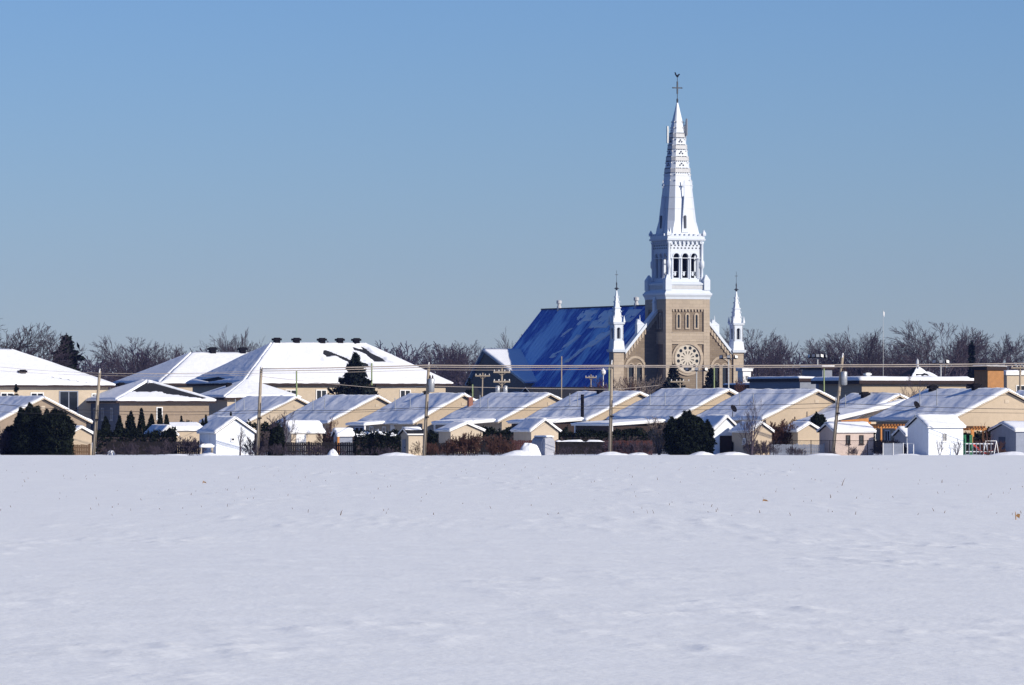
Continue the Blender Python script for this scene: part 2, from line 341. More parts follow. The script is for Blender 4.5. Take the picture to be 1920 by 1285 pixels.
def door(parent, x, w, h, y, m, face='front', z0=0.05):
    M = Matrix.Translation((x, y, z0)) if face == 'front' else Matrix.Translation((y, x, z0)) @ Matrix.Rotation(R(-90), 4, 'Z')
    d = MB(); d.M = M; d.box(-w / 2, w / 2, -0.05, -0.004, 0, h); do = d.build('door', m, parent)
    k = MB(); k.M = M; k.box(w / 2 - 0.16, w / 2 - 0.08, -0.1, -0.052, h * 0.45, h * 0.52); k.build('handle', DKMET, do)
    return do

def gable_building(name, label, cat, px, Y, W, D, eave, ridge, axis='y', wall=BEIGE, snow=0.2, over=0.35, seed=0, group=None, roofm=SHING, bare=None, amp=0.07, rz=TOWN, fascia=TRIM, res=(26, 18), z0=0.0, base=0.0, rover=None):
    """house or shed with a pitched roof; its near front-left corner stands at picture column px, depth Y.
       local x runs along the front, y to the back. axis = direction of the ridge."""
    t = thing(name, label, cat, (X_at(px, Y), Y, z0), rz, group)
    w = MB()
    if axis == 'y':
        pr = [(0, base), (W, base), (W, eave), (W / 2, ridge), (0, eave)]
        w.plate(pr, [], 0, D)
    else:
        w.loft([[(x, 0, base), (x, D, base), (x, D, eave), (x, D / 2, ridge), (x, 0, eave)] for x in (0, W)])
    w.build('wall', wall, t)
    o = over; ro = over if rover is None else rover
    half = (W if axis == 'y' else D) / 2; sl = (ridge - eave) / half; lift = 0.17 * math.sqrt(1 + sl * sl)
    e2 = eave - sl * o + lift; r2 = ridge + lift
    rm = MB()
    if axis == 'y':
        ql = [(-o, D + ro, e2), (-o, -ro, e2), (W / 2, -ro, r2), (W / 2, D + ro, r2)]
        qr = [(W + o, -ro, e2), (W + o, D + ro, e2), (W / 2, D + ro, r2), (W / 2, -ro, r2)]
    else:
        ql = [(-ro, -o, e2), (W + ro, -o, e2), (W + ro, D / 2, r2), (-ro, D / 2, r2)]
        qr = [(W + ro, D + o, e2), (-ro, D + o, e2), (-ro, D / 2, r2), (W + ro, D / 2, r2)]
    roof_plane(rm, ql, 0.15); roof_plane(rm, qr, 0.15)
    ro_ = rm.build('roof', roofm, t)
    if snow:
        snow_slab('snow', ql, snow, SNOW, ro_, res[0], res[1], amp, seed, bare)
        snow_slab('snow', qr, snow, SNOW, ro_, res[0], res[1], amp, seed + 31, None)
    if fascia:
        ff = MB(); hh = 0.13
        if axis == 'y':
            for yy in (-ro - 0.035,):
                ff.plate([(-o, e2 - 0.02), (W / 2, r2 - 0.02), (W + o, e2 - 0.02), (W + o, e2 - hh), (W / 2, r2 - hh), (-o, e2 - hh)], [], yy, yy + 0.03)
            ff.box(-o - 0.035, -o - 0.005, -ro, D + ro, e2 - hh, e2 - 0.02)
        else:
            ff.box(-ro, W + ro, -o - 0.035, -o - 0.005, e2 - hh, e2 - 0.02)
            ff.loft([[(x, -o, e2 - 0.02), (x, D / 2, r2 - 0.02), (x, D + o, e2 - 0.02), (x, D + o, e2 - hh), (x, D / 2, r2 - hh), (x, -o, e2 - hh)] for x in (-ro - 0.035, -ro - 0.005)])
        ff.build('fascia', fascia, t)
    t['_e'] = 0; del t['_e']
    return t
def roof_vent(parent, x, y, z, s=0.55, m=DKMET):
    s = s * 0.85
    v = MB(); v.box(x - s * 0.40, x + s * 0.40, y - s * 0.40, y + s * 0.40, z - 0.5, z + s * 0.18); v.box(x - s * 0.60, x + s * 0.60, y - s * 0.52, y + s * 0.52, z + s * 0.18 + 0.003, z + s * 0.48); v.box(x - s * 0.35, x + s * 0.45, y - s * 0.3, y + s * 0.3, z + s * 0.48 + 0.003, z + s * 0.60)
    return v.build('roof_vent', m, parent)
def pipe(parent, x, y, z0, z1, r=0.045, name='vent_pipe', m=METAL):
    return MB().tube([(x, y, z0), (x, y, z1)], r, 8).build(name, m, parent)

def hip_building(name, label, cat, px, Y, W, D, eave, ridge, inset, axis='x', wall=BEIGE, snow=0.22, over=0.6, seed=0, bare_front=None, bare_left=None, group=None, wall_top=None, res=(44, 26)):
    t = thing(name, label, cat, (X_at(px, Y), Y, 0), TOWN, group)
    wt = eave if wall_top is None else wall_top
    MB().box(0, W, 0, D, 0, wt).build('wall', wall, t)
    MB().box(-over + 0.02, W + over - 0.02, -over + 0.02, D + over - 0.02, wt + 0.003, wt + 0.12).build('soffit', SOFFIT, t)
    o = over; e2 = wt + 0.26
    FL, FR, BR, BL = (-o, -o, e2), (W + o, -o, e2), (W + o, D + o, e2), (-o, D + o, e2)
    if axis == 'x': ra, rb = (inset, D / 2, ridge), (W - inset, D / 2, ridge); quads = [(FL, FR, rb, ra), (BL, FL, ra, ra), (FR, BR, rb, rb), (BR, BL, ra, rb)]
    else: ra, rb = (W / 2, inset, ridge), (W / 2, D - inset, ridge); quads = [(FL, FR, ra, ra), (BL, FL, ra, rb), (FR, BR, rb, ra), (BR, BL, rb, rb)]
    rm = MB()
    for q in quads: roof_plane(rm, q, 0.13)
    ro_ = rm.build('roof', SHING, t)
    for k, q in enumerate(quads):
        snow_slab('snow', q, snow, SNOW, ro_, res[0], res[1], 0.06, seed + k * 7, bare_front if k == 0 else (bare_left if k == 1 else None), round_edge=0.25, streak=False)
    MB().box(-o - 0.03, W + o + 0.03, -o - 0.03, -o - 0.004, wt + 0.0, e2 - 0.02).build('gutter', SOFFIT, t)
    return t

# ------------------------------------------------------------------ the church
def build_church():
    Y0 = 1067.0
    t = thing('church', 'tall stone church with white spire, rose window and steep blue-shaded roof', 'church', (X_at(1270, Y0), Y0, 0), TOWN)
    H = 4.55
    # --- tower shaft
    tw = MB().cbox(H - 0.30, 0, 24.3).build('tower_wall', STONE, t)
    for sx in (-1, 1):
        for sy in (-1, 1):
            x0, x1 = sorted((sx * H, sx * (H - 1.25))); y0, y1 = sorted((sy * H, sy * (H - 1.25))); MB().box(x0, x1, y0, y1, 0, 24.28).build('pilaster', QUOIN, tw)
    for k in range(4):
        b = MB(); b.M = Matrix.Rotation(k * math.pi / 2, 4, 'Z'); xw = H - 1.25
        b.box(-xw, xw, -H + 0.02, -H + 0.30, 22.4, 24.26); b.build('stone_band', QUOIN, tw); b.v = []; b.f = []
        b.box(-xw, xw, -H + 0.02, -H + 0.30, 15.9, 18.0); b.box(-xw, xw, -H - 0.06, -H + 0.30, 18.0, 18.22); b.box(-xw, xw, -H - 0.06, -H + 0.30, 16.4, 16.62)
        b.build('stone_band', QUOIN, tw)
        d = MB(); d.M = b.M
        for i in range(10): x = -xw + 0.35 + i * (2 * xw - 0.7) / 9; d.box(x - 0.15, x + 0.15, -H + 0.04, -H + 0.29, 22.0, 22.39)
        d.build('dentils', QUOIN, tw, stuff=True)
        if k in (0, 3):
            for cx in (-1.86, 0, 1.86):
                f = MB(); f.M = b.M
                f.plate(arch(cx, 0.95, 18.7, 21.3), [arch(cx, 0.42, 18.95, 21.2)], -H + 0.10, -H + 0.30)
                fo = f.build('lancet_window', QUOIN, tw)
                g = MB(); g.M = b.M; g.box(cx - 0.24, cx + 0.24, -H + 0.24, -H + 0.29, 18.93, 21.5); g.build('pane', GLASS, fo)
    # --- rose window on the front
    zc = 13.25
    m = MB(); m.plate(circ(0, zc, 3.25, 40), [circ(0, zc, 2.62, 40)], -H + 0.0, -H + 0.30)
    m.plate(circ(0, zc, 2.85, 40), [circ(0, zc, 2.60, 40)], -H - 0.12, -H - 0.004)
    rw = m.build('rose_window', QUOIN, tw)
    holes = []
    for i in range(12):
        a = 2 * math.pi * (i + 0.5) / 12
        holes.append(circ(1.98 * math.cos(a), zc + 1.98 * math.sin(a), 0.33, 12))
        hw = 0.085; pts = []
        for rr, wd in ((0.62, 0.05), (1.30, 0.20), (1.42, 0.0)):
            pts.append((rr, wd))
        ring = [(0.72, -0.03), (1.30, -0.13), (1.40, 0.0), (1.30, 0.13), (0.72, 0.03)]
        holes.append([(r_ * math.cos(a) - w_ * math.sin(a), zc + r_ * math.sin(a) + w_ * math.cos(a)) for r_, w_ in ring])
    MB().plate(circ(0, zc, 2.615, 40), holes, -H + 0.10, -H + 0.24).build('tracery', TRAC, rw)
    MB().plate(circ(0, zc, 2.6, 40), [], -H + 0.245, -H + 0.29).build('pane', GLASS, rw)
    # entrance portal (mostly hidden by the houses)
    f = MB(); f.plate(arch(0, 3.4, 0.0, 4.2), [arch(0, 2.4, 0.02, 4.0)], -H - 0.25, -H + 0.3); po = f.build('portal', QUOIN, tw)
    MB().box(-1.25, 1.25, -H + 0.1, -H + 0.28, 0, 5.1).build('door_leaf', SOFFIT, po)
    # --- cornice and plinth of the belfry
    c = MB()
    for h, z0, z1, h2 in ((H + 0.05, 24.3, 24.75, H + 0.1), (H + 0.15, 24.75, 25.1, H + 0.30), (H + 0.34, 25.1, 25.45, H + 0.34), (H + 0.2, 25.45, 26.0, H - 0.1), (H - 0.35, 26.0, 27.0, H - 0.35), (H - 0.15, 27.0, 27.3, H - 0.15), (H - 0.3, 27.3, 27.6, H - 0.75)):
        c.cbox(h, z0, z1, h2)
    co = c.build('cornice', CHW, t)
    for k in range(4):
        g_ = MB(); g_.M = Matrix.Rotation(k * math.pi / 2, 4, 'Z'); g_.box(-H + 1.3, H - 1.3, -H + 0.28, -H + 0.345, 26.2, 26.85); g_.build('plinth_panel', CHG, co)
    for sx in (-1, 1):
        for sy in (-1, 1):
            a = MB(); a.M = Matrix.Translation((sx * (H - 0.55), sy * (H - 0.55), 0))
            a.cbox(0.62, 26.0, 27.9, 0.62); a.cbox(0.62, 27.9, 28.9, 0.12); a.build('corner_block', CHW, co)
    # --- belfry
    B = 3.38; zb, zt = 27.6, 35.0
    bl = MB().cbox(B - 1.15, zb, zt, B - 1.15).build('bell_chamber', DKMET, t)
    for k in range(4):
        b = MB(); b.M = Matrix.Rotation(k * math.pi / 2, 4, 'Z')
        b.plate([(-B, zb), (B, zb), (B, zt), (-B, zt)], [arch(cx, 1.22, 28.3, 32.3, 10) for cx in (-1.82, 0, 1.82)], -B + (0.003 if k % 2 else 0), -B + 0.45)
        for cx in (-1.82, 0, 1.82):           # hood mouldings
            o_ = arch(cx, 1.66, 31.6, 32.35, 10); i_ = arch(cx, 1.30, 31.59, 32.33, 10)
            b.plate(o_[1:] + [o_[0]], [], -B - 0.001, -B + 0.0) if False else None
            pts = [(cx + 0.83 * math.cos(math.pi * s / 10), 32.3 + 0.83 * math.sin(math.pi * s / 10)) for s in range(11)] + [(cx + 0.62 * math.cos(math.pi * s / 10), 32.3 + 0.62 * math.sin(math.pi * s / 10)) for s in range(10, -1, -1)]
            b.plate(pts, [], -B - 0.12, -B - 0.002)
        for cx in (-2.73, -0.91, 0.91, 2.73): # slender columns between the openings
            b.lathe([(0.15, 28.2), (0.11, 28.5), (0.11, 31.6), (0.2, 31.9), (0.2, 32.05)], 8, (cx, -B - 0.06))
        b.box(-B, B, -B - 0.16, -B - 0.004, 31.95, 32.08)
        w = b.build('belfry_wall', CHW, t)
        lt = MB(); lt.M = b.M; n = 9
        for i in range(n):                    # lattice frieze
            x = -B + 0.35 + i * (2 * B - 0.7) / (n - 1)
            for j in range(2):
                zz = 33.75 + j * 0.5; xx = x + (0.18 if j else 0)
                lt.box(xx - 0.13, xx + 0.13, -B - 0.06, -B - 0.004, zz, zz + 0.26)
        lt.build('frieze_block', STAIN, w, stuff=True)
        cb = MB(); cb.M = b.M
        for i in range(8): x = -B + 0.3 + i * (2 * B - 0.6) / 7; cb.box(x - 0.15, x + 0.15, -B - 0.38, -B - 0.004, 34.7, 35.15)
        cb.build('corbel', CHW, w, stuff=True)
        for cx in (-1.82, 0, 1.82):           # railing and bell seen low in the openings
            rl = MB(); rl.M = b.M; rl.box(cx - 0.5, cx + 0.5, -B + 0.52, -B + 0.6, 29.4, 29.5); rl.box(cx - 0.16, cx + 0.16, -B + 0.52, -B + 0.6, 28.7, 29.39); rl.box(cx - 0.3, cx + 0.3, -B + 0.62, -B + 0.68, 28.95, 29.15)
            rl.build('railing', CHW, w)
    for sx in (-1, 1):
        for sy in (-1, 1):                    # corner buttress columns with knops
            a = MB(); a.lathe([(0.42, 27.6), (0.42, 28.2), (0.26, 28.5), (0.26, 30.0), (0.5, 30.4), (0.5, 31.3), (0.3, 31.6), (0.3, 34.6), (0.5, 35.1)], 8, (sx * (B + 0.05), sy * (B + 0.05)))
            a.build('corner_column', CHW, t, True)
    c2 = MB()
    for h, z0, z1, h2 in ((B + 0.1, 35.0, 35.3, B + 0.35), (B + 0.55, 35.3, 35.65, B + 0.6), (B + 0.45, 35.65, 36.2, B + 0.45)): c2.cbox(h, z0, z1, h2)
    cc = c2.build('belfry_cornice', CHW, t)
    for sx in (-1, 1):
        for sy in (-1, 1):
            a = MB(); a.M = Matrix.Translation((sx * (B + 0.35), sy * (B + 0.35), 0)); a.cbox(0.3, 36.2, 36.55); a.cbox(0.34, 36.55, 37.3, 0.03); a.build('crocket', CHW, cc)
    par = MB()
    for k in range(4):
        par.M = Matrix.Rotation(k * math.pi / 2, 4, 'Z')
        for i in range(7): x = -B + 0.5 + i * (2 * B - 1.0) / 6; par.box(x - 0.2, x + 0.2, -B - 0.42, -B - 0.22, 36.203, 36.6)
    par.build('parapet', CHW, cc, stuff=True)
    # --- spire: square with narrow chamfers
    def ring(h, ch, z): return [(-h + ch, -h, z), (h - ch, -h, z), (h, -h + ch, z), (h, h - ch, z), (h - ch, h, z), (-h + ch, h, z), (-h, h - ch, z), (-h, -h + ch, z)]
    def hs(z): return np.interp(z, [36.2, 39.0, 40.5, 46, 50.5, 57, 61.4], [3.4, 2.95, 2.8, 2.25, 1.76, 0.98, 0.10])
    zz = [36.2, 37.6, 39.0, 42, 45, 48, 51, 54, 57, 59.5, 61.4]
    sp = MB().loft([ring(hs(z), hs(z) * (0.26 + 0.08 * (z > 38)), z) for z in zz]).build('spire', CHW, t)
    for sx in (-1, 1):                        # broaches filling the corners
        for sy in (-1, 1):
            b = MB(); x, y = sx * 3.2, sy * 3.2; x2, y2 = sx * 1.1, sy * 1.1
            b.add([(x, y, 36.2), (x2, y, 36.2), (x2, y2, 36.2), (x, y2, 36.2), (sx * 2.0, sy * 2.0, 40.3), (sx * 1.2, sy * 2.0, 40.2), (sx * 1.2, sy * 1.2, 40.2), (sx * 2.0, sy * 1.2, 40.2)], [(0, 1, 2, 3), (4, 5, 6, 7), (0, 1, 5, 4), (1, 2, 6, 5), (2, 3, 7, 6), (3, 0, 4, 7)])
            b.build('broach', CHW, sp)
    for z in (48.1, 50.3, 52.5, 54.7):        # ornamental bands
        MB().loft([ring(hs(z) + 0.07, hs(z) * 0.34, z), ring(hs(z + 0.75) + 0.07, hs(z + 0.75) * 0.34, z + 0.75)]).build('spire_band', CHG, sp)
    tr = MB()
    for k in range(4):
        tr.M = Matrix.Rotation(k * math.pi / 2, 4, 'Z')
        for z in (49.45, 51.65, 53.85):
            for dx, dz in ((-0.22, 0), (0.22, 0), (0, 0.33)):
                h = hs(z); tr.plate(circ(dx * h / 1.2, z + dz, 0.155, 8), [], -h - 0.10, -h + 0.15)
            for i in range(4): h = hs(z - 0.55); x = (-0.5 + i / 3) * h; tr.box(x - 0.07, x + 0.07, -h - 0.12, -h + 0.05, z - 0.62, z - 0.48)
    tr.build('trefoil_ornament', STAIN, sp, stuff=True)
    dt = MB()
    for k in range(4):
        dt.M = Matrix.Rotation(k * math.pi / 2, 4, 'Z')
        for z in (48.0, 48.9, 50.2, 51.1, 52.4, 53.3, 54.6, 55.5):
            h = hs(z)
            for i in range(6): x = (-0.55 + 1.1 * i / 5) * h; dt.box(x - 0.06, x + 0.06, -h - 0.13, -h + 0.05, z - 0.08, z + 0.08)
    dt.build('band_studs', STAIN, sp, stuff=True)
    ck = MB()
    for z in np.arange(46.5, 58.0, 1.1):
        h = hs(z); c_ = h * 0.66
        for sx in (-1, 1):
            for sy in (-1, 1):
                for px_, py_ in ((sx * c_, sy * h), (sx * h, sy * c_)): ck.box(px_ - 0.09, px_ + 0.09, py_ - 0.09, py_ + 0.09, z, z + 0.22)
    ck.build('arris_crockets', CHG, sp, stuff=True)
    for z in (41.2, 43.4, 45.6, 47.4): MB().loft([ring(hs(z) + 0.03, hs(z) * 0.34, z), ring(hs(z + 0.1) + 0.03, hs(z + 0.1) * 0.34, z + 0.1)]).build('sheet_seam', CHG, sp)
    for k in range(4):                        # tall gabled lucarne with a finial on each face
        M = Matrix.Rotation(k * math.pi / 2, 4, 'Z')
        l = MB(); l.M = M
        l.add([(-0.75, -3.45, 36.8), (0.75, -3.45, 36.8), (0, -3.05, 43.6), (-0.6, -2.6, 38), (0.6, -2.6, 38), (0, -2.3, 43.7)], [(0, 1, 2), (0, 2, 5, 3), (1, 4, 5, 2), (0, 3, 4, 1), (3, 5, 4)])
        l.box(-0.07, 0.07, -3.07, -2.93, 43.4, 46.6)
        l.box(-0.38, 0.38, -3.05, -2.95, 45.6, 45.85); l.box(-0.12, 0.12, -3.11, -2.89, 45.2, 45.5)
        lo = l.build('lucarne', CHW, sp)
        s = MB(); s.M = M; s.plate(arch(0, 0.42, 37.6, 39.8), [], -3.52, -3.30); s.build('slit_window', STAIN, lo)
    for ang, z in ((math.pi, 53.6), (-math.pi / 2 + 0.75, 55.0), (0.3, 54.0)):   # phone antennas strapped to the spire
        a = MB(); a.M = Matrix.Rotation(ang, 4, 'Z'); h = hs(z) + 0.55
        a.box(h, h + 0.22, -0.2, 0.2, z, z + 3.2); a.tube([(hs(z + 0.6) - 0.1, 0, z + 0.7), (h, 0, z + 0.7)], 0.05); a.tube([(hs(z + 2.4) - 0.1, 0, z + 2.4), (h, 0, z + 2.4)], 0.05); a.tube([(h - 0.1, 0, z - 0.5), (h - 0.1, 0, z + 2.9)], 0.05)
        a.build('antenna_panel', METAL, sp)
    cr = MB(); cr.lathe([(0.16, 61.2), (0.2, 61.8), (0.07, 62.1), (0.06, 66.0)], 8)
    cr.box(-0.9, 0.9, -0.07, 0.07, 63.9, 64.12); cr.box(-0.12, 0.12, -0.1, 0.1, 62.9, 65.2)
    for x in (-0.95, 0.95): cr.lathe([(0.0, 63.85), (0.15, 64.0), (0.0, 64.17)], 6, (x, 0))
    cx = cr.build('spire_cross', STAIN, sp)
    rk = MB(); rk.plate([(-0.12, 66.0), (0.15, 66.0), (0.32, 66.35), (0.55, 66.5), (0.42, 66.68), (0.25, 66.62), (0.05, 66.42), (-0.2, 66.5), (-0.38, 66.95), (-0.58, 66.9), (-0.45, 66.45)], [], -0.05, 0.05)
    rk.M = None; rk.build('weathercock', DKMET, cx)
    # --- facade
    FW = 13.4; yf = -0.35; e0 = 14.4; sl = 1.16
    apex = e0 + sl * (FW - 2.4)
    out = [(-FW, 0), (FW, 0), (FW, e0 - 0.5), (FW - 2.4, e0 - 0.5), (0, apex), (-FW + 2.4, e0 - 0.5), (-FW, e0 - 0.5)]
    wins = [(s * 8.9 + d, 1.0) for s in (-1, 1) for d in (-0.85, 0.85)]
    f = MB(); f.plate(out, [arch(cx_, 1.15, 5.0, 11.6, 8) for cx_, _ in wins], yf, yf + 1.0); fa = f.build('facade_wall', STONE, t)
    for s in (-1, 1):
        p = MB(); x0, x1 = sorted((s * (FW + 0.1), s * (FW - 2.0))); p.box(x0, x1, yf - 0.35, yf + 1.6, 0, e0); p.build('corner_pier', QUOIN, fa)
        for d in (-0.85, 0.85):
            cx_ = s * 8.9 + d
            wf = MB(); wf.plate(arch(cx_, 1.6, 4.8, 11.6, 8), [arch(cx_, 1.12, 4.99, 11.6, 8)], yf - 0.1, yf + 0.25); wo = wf.build('lancet_window', QUOIN, fa)
            g = MB(); g.box(cx_ - 0.6, cx_ + 0.6, yf + 0.3, yf + 0.35, 4.9, 12.3); g.build('pane', GLASS, wo)
        wf = MB(); pts = [(s * 8.9 + 2.2 * math.cos(math.pi * k / 14), 11.5 + 2.2 * math.sin(math.pi * k / 14)) for k in range(15)] + [(s * 8.9 + 1.75 * math.cos(math.pi * k / 14), 11.5 + 1.75 * math.sin(math.pi * k / 14)) for k in range(14, -1, -1)]
        wf.plate(pts, [], yf - 0.14, yf - 0.002); wf.build('hood_arch', QUOIN, fa)
        # sloping coping and its corbel table
        xa, za = s * (FW - 2.3), e0 - 0.35; xb = s * 0.3; zb_ = za + sl * (FW - 2.6)
        cp = MB(); cp.plate([(xa, za), (xb, zb_), (xb, zb_ + 0.75), (xa, za + 0.75)], [], yf - 0.45, yf + 1.25); cpo = cp.build('coping', CHW, fa)
        cb = MB()
        for i in range(14):
            x = s * (FW - 2.6 - i * 0.55); z = e0 - 0.4 + sl * (FW - 2.4 - abs(x)); cb.box(x - 0.16, x + 0.16, yf - 0.3, yf - 0.004, z - 0.95, z - 0.05)
        cb.build('corbel', QUOIN, fa, stuff=True)
        bd = MB(); bd.plate([(xa, za - 1.1), (xb, zb_ - 1.1), (xb, zb_ + 0.02), (xa, za + 0.02)], [], yf - 0.16, yf - 0.003); bd.build('rake_band', QUOIN, fa)
        for d in (0.30, 0.62):
            x = s * ((FW - 2.3) * (1 - d)); z = e0 + 0.25 + sl * (FW - 2.3) * d; z = e0 + 0.3 + sl * (FW - 2.4 - abs(x))
            a = MB(); a.M = Matrix.Translation((x, yf + 0.35, z)); a.box(-0.75, 0.75, -0.5, 0.5, -0.7, 1.1); a.hexa([(-0.85, -0.55, 1.1), (0.85, -0.55, 1.1), (0.85, 0.55, 1.1), (-0.85, 0.55, 1.1), (-0.75, -0.4, 1.4), (-0.6, -0.4, 2.2), (-0.6, 0.4, 2.2), (-0.75, 0.4, 1.4)])
            a.cbox(0.12, 1.1, 2.9, 0.02); a.build('acroterion', CHW, cpo)
        # corner turret
        tu = MB(); tu.M = Matrix.Translation((s * (FW - 0.95), yf + 0.6, 0))
        tu.cbox(1.35, e0 + 0.003, e0 + 0.5, 1.45); tu.cbox(1.15, e0 + 0.5, e0 + 2.1, 1.0)
        for k in range(4):
            A = tu.M; tu.M = A @ Matrix.Rotation(k * math.pi / 2, 4, 'Z')
            tu.plate([(-0.95, e0 + 2.1), (0.95, e0 + 2.1), (0.95, e0 + 5.2), (-0.95, e0 + 5.2)], [arch(0, 0.8, e0 + 2.5, e0 + 4.2, 8)], -0.95, -0.75); tu.M = A
        tu.cbox(1.12, e0 + 5.2, e0 + 5.6, 1.2); tu.cbox(0.80, e0 + 5.6, e0 + 8.2, 0.52); tu.cbox(0.64, e0 + 8.2, e0 + 8.4, 0.64); tu.cbox(0.46, e0 + 8.4, e0 + 11.6, 0.08)
        for zz_, hh_ in ((6.6, 0.72), (7.5, 0.62), (9.3, 0.38), (10.2, 0.28)):
            for sx in (-1, 1):
                for sy in (-1, 1): tu.box(sx * hh_ - 0.1, sx * hh_ + 0.1, sy * hh_ - 0.1, sy * hh_ + 0.1, e0 + zz_, e0 + zz_ + 0.22)
        for sx in (-1, 1):
            for sy in (-1, 1):
                A = tu.M; tu.M = A @ Matrix.Translation((sx * 1.05, sy * 1.05, 0)); tu.cbox(0.2, e0 + 5.6, e0 + 6.8, 0.02); tu.cbox(0.16, e0 + 8.3, e0 + 8.9, 0.02) if False else None; tu.M = A
        to = tu.build('turret', CHW, fa)
        cw = MB(); cw.M = Matrix.Translation((s * (FW - 0.95), yf + 0.6, 0)); cw.cbox(0.45, e0 + 2.1, e0 + 5.1); cw.build('turret_core', STAIN, to)
        fi = MB(); fi.M = cw.M; fi.lathe([(0.1, e0 + 11.5), (0.32, e0 + 11.9), (0.1, e0 + 12.2), (0.14, e0 + 12.8), (0.04, e0 + 13.2), (0.03, e0 + 15.3)], 8); fi.box(-0.3, 0.3, -0.04, 0.04, e0 + 14.4, e0 + 14.5)
        for a_ in range(4): fi.box(-0.45 if a_ < 2 else -0.06, 0.45 if a_ < 2 else 0.06, -0.06 if a_ < 2 else -0.45, 0.06 if a_ < 2 else 0.45, e0 + 11.8, e0 + 11.95)
        fi.build('finial', STAIN, to)
    # --- nave with its steep roof
    L = 61.5; rz_ = 23.4; ns = 1.19; ew = 13.9; ez = rz_ - ns * ew
    nv = MB(); nv.plate([(-13.0, 0), (13.0, 0), (13.0, rz_ - ns * 13.0 - 0.3), (0, rz_ - 0.35), (-13.0, rz_ - ns * 13.0 - 0.3)], [], yf + 1.0, L); nv.build('nave_wall', STONE, t)
    rf = MB(); qs = [[(-ew, L + 0.3, ez), (-ew, yf + 1.02, ez), (0, yf + 1.02, rz_), (0, L + 0.3, rz_)], [(ew, yf + 1.02, ez), (ew, L + 0.3, ez), (0, L + 0.3, rz_), (0, yf + 1.02, rz_)]]
    for q_ in qs: roof_plane(rf, q_, 0.28)
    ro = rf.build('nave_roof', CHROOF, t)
    for i in range(34):                       # standing seams
        y = 2.5 + i * (L - 3) / 33.0
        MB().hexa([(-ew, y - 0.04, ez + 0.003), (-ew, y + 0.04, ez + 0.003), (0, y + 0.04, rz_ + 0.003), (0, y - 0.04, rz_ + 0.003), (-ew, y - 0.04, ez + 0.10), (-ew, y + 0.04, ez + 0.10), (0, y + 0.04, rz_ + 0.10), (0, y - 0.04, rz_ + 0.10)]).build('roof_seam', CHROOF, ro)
    MB().box(-0.22, 0.22, yf + 1.1, L + 0.3, rz_ - 0.05, rz_ + 0.18).build('ridge_cap', STAIN, ro)
    for y in (18.0, 53.5):
        MB().lathe([(0.45, rz_ - 0.6), (0.45, rz_ + 0.5), (0.32, rz_ + 0.6), (0.32, rz_ + 1.0), (0.52, rz_ + 1.05), (0.52, rz_ + 1.6), (0.2, rz_ + 1.75)], 10, (0, y)).build('roof_ventilator', CHG, ro)
    for q_, sd in (([(-3.4, 33), (-3.4, 24), (-0.6, 22), (-0.6, 31)], 6), ([(-6.5, 27), (-6.5, 24), (-3.0, 17), (-3.0, 20)], 7), ([(-2.6, 21), (-2.6, 15), (-0.6, 14), (-0.6, 20)], 8), ([(-8.2, 40), (-8.2, 38), (-4.6, 33), (-4.6, 35)], 9), ([(-2.2, 41), (-2.2, 34), (-0.5, 34), (-0.5, 41.5)], 3), ([(-9.0, 31), (-9, 29.6), (-4.2, 22.6), (-4.2, 24)], 4), ([(-4.8, 42.5), (-4.8, 41), (-1.8, 36.5), (-1.8, 38)], 5)):
        snow_slab('snow_patch', [(x, y, rz_ + ns * x) for x, y in q_], 0.22, SNOW, ro, 16, 14, 0.25, sd, bare=lambda S, T, wx, wy, sd=sd: np.clip(fbm(wx / 1.3, wy / 1.3, sd * 3, 3) * 6 + 0.1, 0, 1), lift=0.02)
    for i in range(6):                        # tall side windows under the eaves
        y = 9 + i * 8.2; w = MB(); w.M = Matrix.Translation((-13.0, y, 0)) @ Matrix.Rotation(R(-90), 4, 'Z'); w.plate(arch(0, 2.0, 2.0, 4.6), [arch(0, 1.5, 2.2, 4.5)], -0.15, -0.003); wo = w.build('nave_window', QUOIN, t)
        g = MB(); g.M = w.M; g.box(-0.8, 0.8, -0.06, -0.01, 2.15, 5.3); g.build('pane', GLASS, wo)
    # --- low transept at the far end, its front slope carrying sunlit snow
    ut, vr, zr = -14.6, 57.5, 15.4; zf = 9.0; zbk = 8.6; vf = 37.5; vb = 66.0
    s = MB(); s.loft([[(x, vf + 0.5, 0), (x, vb - 0.4, 0), (x, vb - 0.4, zbk - 0.1), (x, vr, zr - 0.35), (x, vf + 0.5, zf - 0.1)] for x in (ut + 0.5, -8)]); s.build('transept_wall', STONE, t)
    tr_ = MB(); qf = [(ut, vf, zf), (-7.0, vf, zf), (-6.4, vr, zr), (ut, vr, zr)]; qb = [(-7.0, vb, zbk), (ut, vb, zbk), (ut, vr, zr), (-6.4, vr, zr)]
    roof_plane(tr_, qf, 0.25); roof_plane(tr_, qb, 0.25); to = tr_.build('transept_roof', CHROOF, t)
    snow_slab('snow', [(ut, vf, zf), (-6.6, vf, zf), (-6.2, vr, zr), (ut, vr, zr)], 0.2, SNOW, to, 30, 24, 0.15, 41, round_edge=0.3, streak=False)
    bt = MB(); bt.loft([[(x, vf, zf - 0.3), (x, vr, zr - 0.3), (x, vb, zbk - 0.3), (x, vb, zbk + 0.05), (x, vr, zr + 0.05), (x, vf, zf + 0.05)] for x in (ut - 0.12, ut - 0.004)]); bt.build('bargeboard', CHG, to)
build_church()

